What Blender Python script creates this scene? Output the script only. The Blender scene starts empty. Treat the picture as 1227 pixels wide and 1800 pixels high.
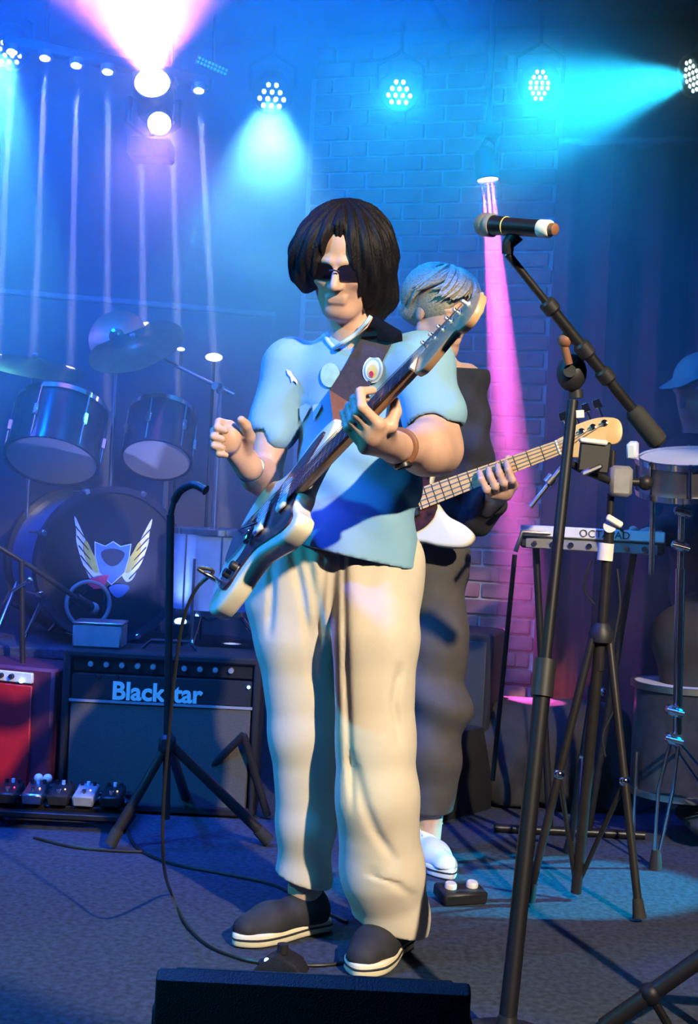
import bpy, bmesh, math, random
import numpy as np
from mathutils import Vector, Matrix
from mathutils.bvhtree import BVHTree
R = math.radians
random.seed(5)
SC = bpy.context.scene
COL = SC.collection
# ------------------------------------------------------------------ camera
FPX, CX, CY, ROLL, HCAM = 2350.0, 613.5, 870.0, 0.05, 1.095
cd = bpy.data.cameras.new('camera'); cam = bpy.data.objects.new('camera', cd); COL.objects.link(cam)
cd.sensor_fit = 'VERTICAL'; cd.sensor_height = 36.0; cd.lens = 36.0 * FPX / 1800.0
cd.shift_y = -(900.0 - CY) / 1800.0
cd.clip_start = 0.05
cam.location = (0, 0, HCAM)
cam.rotation_euler = (Matrix.Rotation(math.pi / 2, 3, 'X') @ Matrix.Rotation(ROLL, 3, 'Z')).to_euler()
SC.camera = cam
_c, _s = math.cos(ROLL), math.sin(ROLL)
def P(px, py, d):
    """point that stands d metres into the stage behind pixel (px,py) of the photograph"""
    x, y = px - CX, py - CY
    return Vector(((x * _c + y * _s) * d / FPX, d, HCAM - (-x * _s + y * _c) * d / FPX))
def on_floor(px, py, z=0.0):
    x, y = px - CX, py - CY
    return P(px, py, (HCAM - z) * FPX / (-x * _s + y * _c))
V = Vector
# ------------------------------------------------------------------ world, lights, exposure
w = bpy.data.worlds.new('world'); SC.world = w; w.use_nodes = True
w.node_tree.nodes['Background'].inputs[0].default_value = (0.010, 0.03, 0.16, 1)
w.node_tree.nodes['Background'].inputs[1].default_value = 0.14
SC.view_settings.view_transform = 'Standard'; SC.view_settings.look = 'None'
SC.view_settings.gamma = 1.0; SC.view_settings.use_curve_mapping = False
SC.view_settings.exposure = 0.0
SC.cycles.use_denoising = True; SC.cycles.use_adaptive_sampling = True; SC.cycles.adaptive_threshold = 0.2; SC.cycles.adaptive_min_samples = 20
SC.cycles.volume_step_rate = 0.8
SC.cycles.max_bounces = 3; SC.cycles.diffuse_bounces = 1; SC.cycles.glossy_bounces = 2
SC.cycles.transmission_bounces = 2; SC.cycles.volume_bounces = 0
SC.cycles.sample_clamp_indirect = 4.0
def spot(name, loc, target, color, power, angle, blend=0.4, radius=0.05, parent=None):
    l = bpy.data.lights.new(name, 'SPOT'); o = bpy.data.objects.new(name, l); COL.objects.link(o)
    l.color = color; l.energy = power; l.spot_size = R(angle); l.spot_blend = blend; l.shadow_soft_size = radius
    o.location = loc
    o.rotation_euler = (V(target) - V(loc)).to_track_quat('-Z', 'Y').to_euler()
    return o
# warm front-of-house key from the right, cyan wash from the left, blue washes from the ceiling
CYAN, BLUE, PINK = (0.02, 0.62, 1.0), (0.0, 0.05, 1.0), (1.0, 0.10, 0.62)
spot('front_key', (2.1, -0.9, 3.5), (0.2, 3.6, 0.57), (1.0, 0.82, 0.58), 1850, 25.5, 0.12, 0.06)
spot('cyan_wash', (-2.9, 1.5, 2.9), (-0.1, 3.2, 1.0), CYAN, 330, 50, 0.5, 0.06)
spot('blue_wash_front', (-1.5, 2.7, 2.95), (-0.75, 3.2, 0.0), (0.02, 0.10, 1.0), 420, 84, 0.6, 0.10)
spot('blue_wash_stage', (-1.7, 3.9, 3.0), (-0.9, 5.6, 1.2), (0.0, 0.10, 1.0), 520, 110, 0.6, 0.10)
spot('blue_wash_centre', (-0.1, 3.6, 3.0), (-0.3, 5.6, 1.6), (0.0, 0.17, 1.0), 440, 110, 0.6, 0.10)
spot('violet_wash', (-2.4, 4.1, 2.9), (-1.3, 5.2, 1.2), (0.07, 0.08, 1.0), 230, 80, 0.6, 0.10)
spot('blue_wash_right', (2.4, 3.4, 3.0), (1.6, 5.0, 0.7), (0.0, 0.08, 1.0), 110, 70, 0.6, 0.08)
spot('cyan_floor_wash', (3.3, 4.15, 1.9), (0.62, 3.86, 0.0), (0.0, 0.55, 0.85), 2600, 12, 0.25, 0.03)
# ------------------------------------------------------------------ materials
def nd(nt, t, **kw):
    n = nt.nodes.new(t)
    for k, v in kw.items(): setattr(n, k, v)
    return n
def mat(name, col, rough=0.6, metal=0.0, var=0.12, nscale=30.0, bump=0.0, bscale=200.0, emit=None, estr=0.0, alpha_t=0.0, spec=0.5, stretch=None):
    m = bpy.data.materials.new(name); m.use_nodes = True; nt = m.node_tree
    b = nt.nodes['Principled BSDF']
    b.inputs['Roughness'].default_value = rough; b.inputs['Metallic'].default_value = metal
    b.inputs['Specular IOR Level'].default_value = spec
    tc = nd(nt, 'ShaderNodeTexCoord')
    src = tc.outputs['Object']
    if stretch:
        mp = nd(nt, 'ShaderNodeMapping'); mp.inputs['Scale'].default_value = stretch
        nt.links.new(src, mp.inputs[0]); src = mp.outputs[0]
    n = nd(nt, 'ShaderNodeTexNoise'); n.inputs['Scale'].default_value = nscale; n.inputs['Detail'].default_value = 3
    nt.links.new(src, n.inputs['Vector'])
    r = nd(nt, 'ShaderNodeValToRGB')
    r.color_ramp.elements[0].position = 0.3; r.color_ramp.elements[1].position = 0.7
    c = np.array(col[:3])
    r.color_ramp.elements[0].color = tuple(c * (1 - var)) + (1,)
    r.color_ramp.elements[1].color = tuple(np.minimum(c * (1 + var), 1)) + (1,)
    nt.links.new(n.outputs['Fac'], r.inputs[0]); nt.links.new(r.outputs[0], b.inputs['Base Color'])
    if bump:
        n2 = nd(nt, 'ShaderNodeTexNoise'); n2.inputs['Scale'].default_value = bscale; n2.inputs['Detail'].default_value = 2
        nt.links.new(src, n2.inputs['Vector'])
        bp = nd(nt, 'ShaderNodeBump'); bp.inputs['Strength'].default_value = bump; bp.inputs['Distance'].default_value = 0.004
        nt.links.new(n2.outputs['Fac'], bp.inputs['Height']); nt.links.new(bp.outputs[0], b.inputs['Normal'])
    if emit:
        b.inputs['Emission Color'].default_value = tuple(emit) + (1,); b.inputs['Emission Strength'].default_value = estr
    if alpha_t:
        b.inputs['Transmission Weight'].default_value = alpha_t
    return m
M = {}
M['carpet'] = mat('carpet', (0.044, 0.053, 0.080), 0.95, var=0.35, nscale=60, bump=0.6, bscale=350, spec=0.15)
M['ceiling'] = mat('ceiling_paint', (0.22, 0.23, 0.25), 0.8, var=0.06, nscale=4)
M['wall'] = mat('painted_wall', (0.10, 0.10, 0.12), 0.85, var=0.15, nscale=6, bump=0.2, bscale=60)
M['brick'] = mat('brick_red', (0.34, 0.14, 0.11), 0.9, var=0.35, nscale=14, bump=0.5, bscale=120)
M['brick2'] = mat('brick_brown', (0.26, 0.12, 0.11), 0.9, var=0.35, nscale=14, bump=0.5, bscale=120)
M['mortar'] = mat('pale_mortar', (0.55, 0.47, 0.45), 0.95, var=0.2, nscale=40, bump=0.5, bscale=150)
M['curtain'] = mat('maroon_velvet', (0.16, 0.018, 0.035), 0.85, var=0.2, nscale=20)
M['black'] = mat('black_metal', (0.018, 0.018, 0.02), 0.38, metal=0.3, var=0.2)
M['blackp'] = mat('black_plastic', (0.016, 0.016, 0.018), 0.5, var=0.2)
M['rubber'] = mat('black_rubber', (0.02, 0.02, 0.02), 0.8)
M['tolex'] = mat('black_tolex', (0.018, 0.018, 0.02), 0.6, var=0.2, nscale=120, bump=0.5, bscale=500, spec=0.2)
M['chrome'] = mat('chrome', (0.85, 0.86, 0.88), 0.12, metal=1.0, var=0.03)
M['steel'] = mat('brushed_steel', (0.5, 0.5, 0.52), 0.32, metal=1.0, var=0.1)
M['tube'] = mat('dark_painted_tube', (0.022, 0.020, 0.020), 0.38, metal=0.1, var=0.15)
M['meshgold'] = mat('microphone_mesh', (0.42, 0.36, 0.27), 0.45, metal=0.6, var=0.25, nscale=300, bump=0.6, bscale=500)
M['nickel'] = mat('satin_nickel', (0.88, 0.9, 0.92), 0.42, metal=0.55, var=0.04)
M['shadepole'] = mat('shaded_black_tube', (0.006, 0.006, 0.009), 0.5, var=0.2, spec=0.3)  # tube colour darkened to stand for poles outside the key light
M['grey'] = mat('grey_plastic', (0.25, 0.25, 0.26), 0.5)
M['white'] = mat('white_plastic', (0.82, 0.82, 0.82), 0.45, var=0.04)
M['tape'] = mat('white_tape', (0.85, 0.83, 0.74), 0.7, var=0.06)
M['skin'] = mat('skin', (0.66, 0.40, 0.29), 0.5, var=0.08, nscale=18, bump=0.08, bscale=300)
M['hair'] = mat('dark_hair', (0.007, 0.006, 0.009), 0.55, var=0.5, nscale=60, bump=0.5, bscale=90, stretch=(6, 6, 1), spec=0.25)
M['blond'] = mat('fair_hair', (0.42, 0.36, 0.24), 0.5, var=0.5, nscale=60, bump=0.5, bscale=90, stretch=(1, 6, 6))
M['jersey'] = mat('sky_blue_jersey', (0.235, 0.45, 0.62), 0.8, var=0.05, nscale=8, bump=0.15, bscale=500)
M['jersey_trim'] = mat('jersey_trim', (0.52, 0.68, 0.80), 0.8, var=0.05)
M['trouser'] = mat('cream_twill', (0.68, 0.60, 0.48), 0.9, var=0.05, nscale=10, bump=0.15, bscale=600)
M['darktrouser'] = mat('charcoal_twill', (0.085, 0.075, 0.07), 0.85, var=0.15, nscale=14, bump=0.2, bscale=300)
M['blackcloth'] = mat('black_cloth', (0.02, 0.02, 0.024), 0.9, var=0.3, nscale=14, bump=0.3, bscale=120)
M['cream'] = mat('cream_lacquer', (0.83, 0.76, 0.58), 0.25, var=0.03, nscale=5)
M['tort'] = mat('dark_tortoiseshell', (0.06, 0.018, 0.02), 0.2, var=0.8, nscale=40)
M['rosewood'] = mat('rosewood', (0.045, 0.025, 0.02), 0.35, var=0.4, nscale=40, stretch=(1, 1, 8))
M['maple'] = mat('maple_neck', (0.72, 0.46, 0.20), 0.35, var=0.12, nscale=14)
M['mapleb'] = mat('maple_pale', (0.62, 0.36, 0.20), 0.35, var=0.12, nscale=14)
M['strap'] = mat('dark_strap_webbing', (0.055, 0.04, 0.05), 0.8, var=0.15, nscale=80, bump=0.3, bscale=500)
M['leather'] = mat('brown_leather', (0.24, 0.10, 0.05), 0.6)
M['shoe'] = mat('black_suede', (0.02, 0.02, 0.026), 0.8, var=0.3)
M['sole'] = mat('cream_rubber_sole', (0.80, 0.72, 0.50), 0.7, var=0.06)
M['sock'] = mat('white_sock', (0.8, 0.78, 0.74), 0.9, var=0.05)
M['gold'] = mat('gold_suede', (0.55, 0.36, 0.12), 0.7, var=0.2)
M['red'] = mat('red_vinyl', (0.55, 0.015, 0.02), 0.5, var=0.1)
M['darkred'] = mat('dark_red_tolex', (0.10, 0.012, 0.03), 0.6, var=0.2)
M['head'] = mat('drum_head', (0.62, 0.62, 0.66), 0.35, var=0.06, nscale=8)
M['shell'] = mat('dark_drum_shell', (0.03, 0.03, 0.045), 0.18, var=0.2)
M['clear'] = mat('tinted_shell', (0.12, 0.20, 0.35), 0.15, var=0.1)
M['kickhead'] = mat('black_drum_head', (0.012, 0.012, 0.015), 0.4, var=0.1)
M['cymbal'] = mat('bronze_cymbal', (0.30, 0.22, 0.10), 0.35, metal=0.9, var=0.15)
M['yellow'] = mat('print_yellow', (0.60, 0.50, 0.08), 0.6)
M['pblue'] = mat('print_blue', (0.10, 0.22, 0.50), 0.6)
M['pwhite'] = mat('print_white', (0.80, 0.82, 0.85), 0.6)
M['pred'] = mat('print_red', (0.65, 0.03, 0.12), 0.6)
M['bgreen'] = mat('print_green', (0.45, 0.68, 0.45), 0.7)
M['bsky'] = mat('print_sky', (0.30, 0.55, 0.75), 0.7)
M['bgold'] = mat('print_gold', (0.85, 0.66, 0.22), 0.7)
M['lens'] = mat('dark_lens', (0.01, 0.008, 0.012), 0.15, var=0.1)
M['logo'] = mat('cream_lettering', (0.80, 0.76, 0.62), 0.5, var=0.03)
M['ink'] = mat('dark_ink', (0.03, 0.03, 0.05), 0.6)
M['ledcyan'] = mat('led_cyan', (0.9, 1, 1), 0.4, emit=(0.62, 1.0, 0.98), estr=9.0)
M['ledlilac'] = mat('led_lilac', (0.9, 0.9, 1), 0.4, emit=(0.75, 0.78, 1.0), estr=5.0)
M['ledpink'] = mat('lamp_pink', (1, 0.9, 0.95), 0.4, emit=(1.0, 0.72, 0.92), estr=14.0)
M['ledblue'] = mat('led_blue', (0.5, 0.7, 1), 0.4, emit=(0.15, 0.35, 1.0), estr=8.0)
M['ledteal'] = mat('led_teal', (0.1, 0.8, 0.9), 0.4, emit=(0.02, 0.6, 0.8), estr=1.2)
M['ledamber'] = mat('led_amber', (1, 0.6, 0.2), 0.4, emit=(1.0, 0.5, 0.1), estr=2.0)
M['ledred'] = mat('led_red', (1, 0.1, 0.2), 0.4, emit=(1.0, 0.05, 0.2), estr=2.0)
def grille_mat():
    m = mat('grille_cloth', (0.17, 0.16, 0.15), 0.8, var=0.1, nscale=40); nt = m.node_tree
    b = nt.nodes['Principled BSDF']
    tc = nd(nt, 'ShaderNodeTexCoord')
    ck = nd(nt, 'ShaderNodeTexBrick'); ck.inputs['Scale'].default_value = 110.0
    ck.inputs['Color1'].default_value = (0.11, 0.10, 0.09, 1); ck.inputs['Color2'].default_value = (0.085, 0.08, 0.07, 1)
    ck.inputs['Mortar'].default_value = (0.03, 0.03, 0.03, 1); ck.inputs['Mortar Size'].default_value = 0.03
    mp = nd(nt, 'ShaderNodeMapping'); mp.inputs['Rotation'].default_value = (R(90), 0, 0)
    nt.links.new(tc.outputs['Object'], mp.inputs[0]); nt.links.new(mp.outputs[0], ck.inputs['Vector'])
    nt.links.new(ck.outputs['Color'], b.inputs['Base Color'])
    return m
M['grille'] = grille_mat()
def metal_mesh_mat():
    m = mat('monitor_grille', (0.03, 0.03, 0.03), 0.6); nt = m.node_tree; b = nt.nodes['Principled BSDF']
    tc = nd(nt, 'ShaderNodeTexCoord'); v = nd(nt, 'ShaderNodeTexVoronoi'); v.inputs['Scale'].default_value = 320.0
    nt.links.new(tc.outputs['Object'], v.inputs['Vector'])
    bp = nd(nt, 'ShaderNodeBump'); bp.inputs['Strength'].default_value = 0.4; bp.inputs['Distance'].default_value = 0.002
    nt.links.new(v.outputs['Distance'], bp.inputs['Height']); nt.links.new(bp.outputs[0], b.inputs['Normal'])
    return m
M['mgrille'] = metal_mesh_mat()
# ------------------------------------------------------------------ object helpers
OFF = {}
def tag(o, label=None, cat=None, group=None, kind=None):
    for k, v in (('label', label), ('category', cat), ('group', group), ('kind', kind)):
        if v: o[k] = v
    return o
def thing(name, label, cat, loc=(0, 0, 0), group=None, kind=None):
    o = bpy.data.objects.new(name, None); COL.objects.link(o); o.location = loc; o.empty_display_size = 0.05
    OFF[o.name] = V(loc)
    return tag(o, label, cat, group, kind)
def link_mesh(name, me, material, parent=None, shift=True, loc=None):
    o = bpy.data.objects.new(name, me); COL.objects.link(o)
    if material is not None:
        me.materials.clear(); me.materials.append(M[material] if isinstance(material, str) else material)
    if parent is not None:
        o.parent = parent; off = OFF.get(parent.name, V((0, 0, 0)))
        if shift and off.length > 0: me.transform(Matrix.Translation(-off))
        OFF[o.name] = off
    if loc is not None: o.location = loc
    return o
def frame(axis, up=(0, 0, 1)):
    """3x3 whose Z column is axis"""
    z = V(axis).normalized(); u = V(up)
    if abs(z.dot(u.normalized())) > 0.98: u = V((0, 1, 0)) if abs(z.y) < 0.9 else V((1, 0, 0))
    x = u.cross(z).normalized(); y = z.cross(x)
    return Matrix((x, y, z)).transposed()
def catmull(pts, n=8, closed=False):
    pts = [V(p) for p in pts]; N = len(pts); out = []
    rng = range(N) if closed else range(N - 1)
    for i in rng:
        if closed: p0, p1, p2, p3 = pts[(i - 1) % N], pts[i], pts[(i + 1) % N], pts[(i + 2) % N]
        else: p0, p1, p2, p3 = pts[max(i - 1, 0)], pts[i], pts[i + 1], pts[min(i + 2, N - 1)]
        for k in range(n):
            t = k / n
            out.append(0.5 * ((2 * p1) + (p2 - p0) * t + (2 * p0 - 5 * p1 + 4 * p2 - p3) * t * t + (3 * p1 - p0 - 3 * p2 + p3) * t ** 3))
    if not closed: out.append(pts[-1])
    return out
class MB:
    def __init__(s): s.v = []; s.f = []
    def add(s, vs, fs):
        o = len(s.v); s.v += [tuple(x) for x in vs]; s.f += [tuple(i + o for i in f) for f in fs]; return s
    def box(s, c, size, rot=None, bev=0.0):
        c = V(c); x, y, z = size[0] / 2, size[1] / 2, size[2] / 2
        rot = rot or Matrix.Identity(3)
        if bev <= 0:
            vs = [c + rot @ V((sx * x, sy * y, sz * z)) for sx in (-1, 1) for sy in (-1, 1) for sz in (-1, 1)]
            return s.add(vs, [(0, 1, 3, 2), (4, 6, 7, 5), (0, 4, 5, 1), (2, 3, 7, 6), (0, 2, 6, 4), (1, 5, 7, 3)])
        b = min(bev, x * .9, y * .9, z * .9)
        vs = []; idx = {}
        for sx in (-1, 1):
            for sy in (-1, 1):
                for sz in (-1, 1):
                    for a in range(3):
                        q = [sx * (x - b), sy * (y - b), sz * (z - b)]; q[a] += (sx, sy, sz)[a] * b
                        idx[(sx, sy, sz, a)] = len(vs); vs.append(c + rot @ V(q))
        fs = []
        I = lambda sx, sy, sz, a: idx[(sx, sy, sz, a)]
        for a in range(3):
            b1, b2 = (a + 1) % 3, (a + 2) % 3
            for sg in (-1, 1):
                q = []
                for (p, r) in ((-1, -1), (1, -1), (1, 1), (-1, 1)):
                    t = [0, 0, 0]; t[a] = sg; t[b1] = p; t[b2] = r; q.append(I(*t, a))
                fs.append(q if sg > 0 else q[::-1])
            for p in (-1, 1):
                for r in (-1, 1):
                    t0 = [0, 0, 0]; t0[b1] = p; t0[b2] = r; t0[a] = -1; t1 = list(t0); t1[a] = 1
                    fs.append((I(*t0, b1), I(*t1, b1), I(*t1, b2), I(*t0, b2)))
        for sx in (-1, 1):
            for sy in (-1, 1):
                for sz in (-1, 1): fs.append((I(sx, sy, sz, 0), I(sx, sy, sz, 1), I(sx, sy, sz, 2)))
        return s.add(vs, fs)
    def tube(s, pts, r, seg=12, caps=True, closed=False, flat=None):
        pts = [V(p) for p in pts]; n = len(pts)
        rr = list(r) if hasattr(r, '__len__') else [r] * n
        vs = []; fs = []; prev = None
        for i, p in enumerate(pts):
            a = pts[(i - 1) % n] if (closed or i > 0) else pts[i]; b = pts[(i + 1) % n] if (closed or i < n - 1) else pts[i]
            t = (b - a).normalized()
            if prev is None: fr = frame(t); x = fr.col[0].copy()
            else: x = (prev - t * prev.dot(t)).normalized()
            prev = x; y = t.cross(x)
            for k in range(seg):
                an = 2 * math.pi * k / seg
                vs.append(p + (x * math.cos(an) + y * math.sin(an) * (flat or 1)) * rr[i])
        m = n if closed else n - 1
        for i in range(m):
            for k in range(seg):
                a, b = i * seg + k, i * seg + (k + 1) % seg; j = ((i + 1) % n) * seg
                fs.append((a, b, j + (k + 1) % seg, j + k))
        if caps and not closed:
            fs.append(tuple(range(seg - 1, -1, -1))); fs.append(tuple((n - 1) * seg + k for k in range(seg)))
        return s.add(vs, fs)
    def cyl(s, a, b, r, r2=None, seg=16): return s.tube([a, b], [r, r if r2 is None else r2], seg)
    def lathe(s, prof, o, axis, seg=24, up=(0, 0, 1)):
        """prof: (radius, height) pairs along axis"""
        fr = frame(axis, up); o = V(o); vs = []; fs = []
        for (r, h) in prof:
            for k in range(seg):
                an = 2 * math.pi * k / seg
                vs.append(o + fr @ V((r * math.cos(an), r * math.sin(an), h)))
        for i in range(len(prof) - 1):
            for k in range(seg):
                a, b = i * seg + k, i * seg + (k + 1) % seg
                fs.append((a, b, b + seg, a + seg))
        ringp = tuple(prof[0]) == tuple(prof[-1])
        if prof[0][0] > 1e-5 and not ringp: fs.append(tuple(range(seg - 1, -1, -1)))
        if prof[-1][0] > 1e-5 and not ringp: fs.append(tuple((len(prof) - 1) * seg + k for k in range(seg)))
        return s.add(vs, fs)
    def ring(s, o, axis, rad, r, seg=32, sub=8, arc=None, squash=None):
        fr = frame(axis); a0, a1 = arc or (0, 2 * math.pi); closed = arc is None
        n = seg if closed else seg + 1
        pts = [V(o) + fr @ V((rad * math.cos(a0 + (a1 - a0) * k / seg), rad * math.sin(a0 + (a1 - a0) * k / seg), 0)) for k in range(n)]
        return s.tube(pts, r, sub, True, closed)
    def sphere(s, c, r, seg=14, rings=9, scale=(1, 1, 1), rot=None):
        rot = rot or Matrix.Identity(3); vs = []; fs = []
        for i in range(rings + 1):
            th = math.pi * i / rings
            for k in range(seg):
                ph = 2 * math.pi * k / seg
                vs.append(V(c) + rot @ V((r * scale[0] * math.sin(th) * math.cos(ph), r * scale[1] * math.sin(th) * math.sin(ph), r * scale[2] * math.cos(th))))
        for i in range(rings):
            for k in range(seg):
                a, b = i * seg + k, i * seg + (k + 1) % seg
                fs.append((a, a + seg, b + seg, b))
        return s.add(vs, fs)
    def prism(s, outline, h0, h1, fm, o, bev=0.0):
        """2-D outline (u,v) extruded along w from h0 to h1 in frame fm (3x3 columns u,v,w) at o"""
        pts = [V((p[0], p[1])) for p in outline]; n = len(pts)
        area = sum(pts[i].x * pts[(i + 1) % n].y - pts[(i + 1) % n].x * pts[i].y for i in range(n))
        if area < 0: pts = pts[::-1]
        def inset(d):
            out = []
            for i in range(n):
                t = (pts[(i + 1) % n] - pts[i - 1]).normalized(); out.append(pts[i] + V((-t.y, t.x)) * d)
            return out
        lv = [(0, h0), (0, h1)] if bev <= 0 else [(bev, h0), (bev * .3, h0 + bev * .3), (0, h0 + bev), (0, h1 - bev), (bev * .3, h1 - bev * .3), (bev, h1)]
        vs = []; fs = []
        for (d, h) in lv:
            for q in inset(d): vs.append(V(o) + fm @ V((q.x, q.y, h)))
        for i in range(len(lv) - 1):
            for k in range(n):
                a, b = i * n + k, i * n + (k + 1) % n
                fs.append((a, b, b + n, a + n))
        fs.append(tuple(range(n - 1, -1, -1))); fs.append(tuple((len(lv) - 1) * n + k for k in range(n)))
        return s.add(vs, fs)
    def ribbon(s, L, Rr, th, nrm):
        """band between two edge polylines, thickness th along nrm list"""
        n = len(L); vs = []
        for i in range(n):
            vs += [L[i], Rr[i], Rr[i] - nrm[i] * th, L[i] - nrm[i] * th]
        fs = []
        for i in range(n - 1):
            a = i * 4; b = a + 4
            for k in range(4): fs.append((a + k, a + (k + 1) % 4, b + (k + 1) % 4, b + k))
        fs.append((3, 2, 1, 0)); e = (n - 1) * 4; fs.append((e, e + 1, e + 2, e + 3))
        return s.add(vs, fs)
    def mesh(s, name, smooth=True, ang=40):
        me = bpy.data.meshes.new(name); me.from_pydata(s.v, [], s.f)
        bm = bmesh.new(); bm.from_mesh(me); bmesh.ops.recalc_face_normals(bm, faces=bm.faces)
        if smooth:
            for f in bm.faces: f.smooth = True
            ca = R(ang)
            for e in bm.edges:
                if len(e.link_faces) == 2 and e.calc_face_angle(0) > ca: e.smooth = False
        bm.to_mesh(me); bm.free(); return me
    def build(s, name, material, parent=None, smooth=True, ang=40):
        return link_mesh(name, s.mesh(name, smooth, ang), material, parent)
def one(name, mb, material, label, cat, group=None, kind=None):
    return tag(mb.build(name, material), label, cat, group, kind)
def text_mesh(txt, size, fm, o, name, material, parent, depth=0.002, bold=0.0, squeeze=1.0):
    cu = bpy.data.curves.new(name, 'FONT'); cu.body = txt; cu.size = size; cu.extrude = depth; cu.offset = bold; cu.resolution_u = 3
    t = bpy.data.objects.new(name, cu); COL.objects.link(t)
    dg = bpy.context.evaluated_depsgraph_get(); me = bpy.data.meshes.new_from_object(t.evaluated_get(dg))
    bpy.data.objects.remove(t); bpy.data.curves.remove(cu)
    m4 = Matrix.Translation(V(o)) @ fm.to_4x4() @ Matrix.Diagonal((squeeze, 1, 1, 1))
    me.transform(m4)
    return link_mesh(name, me, material, parent)
def fm3(u, v, w_): return Matrix((V(u), V(v), V(w_))).transposed()
FRONT = fm3((1, 0, 0), (0, 0, 1), (0, -1, 0))      # faces the audience
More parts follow.
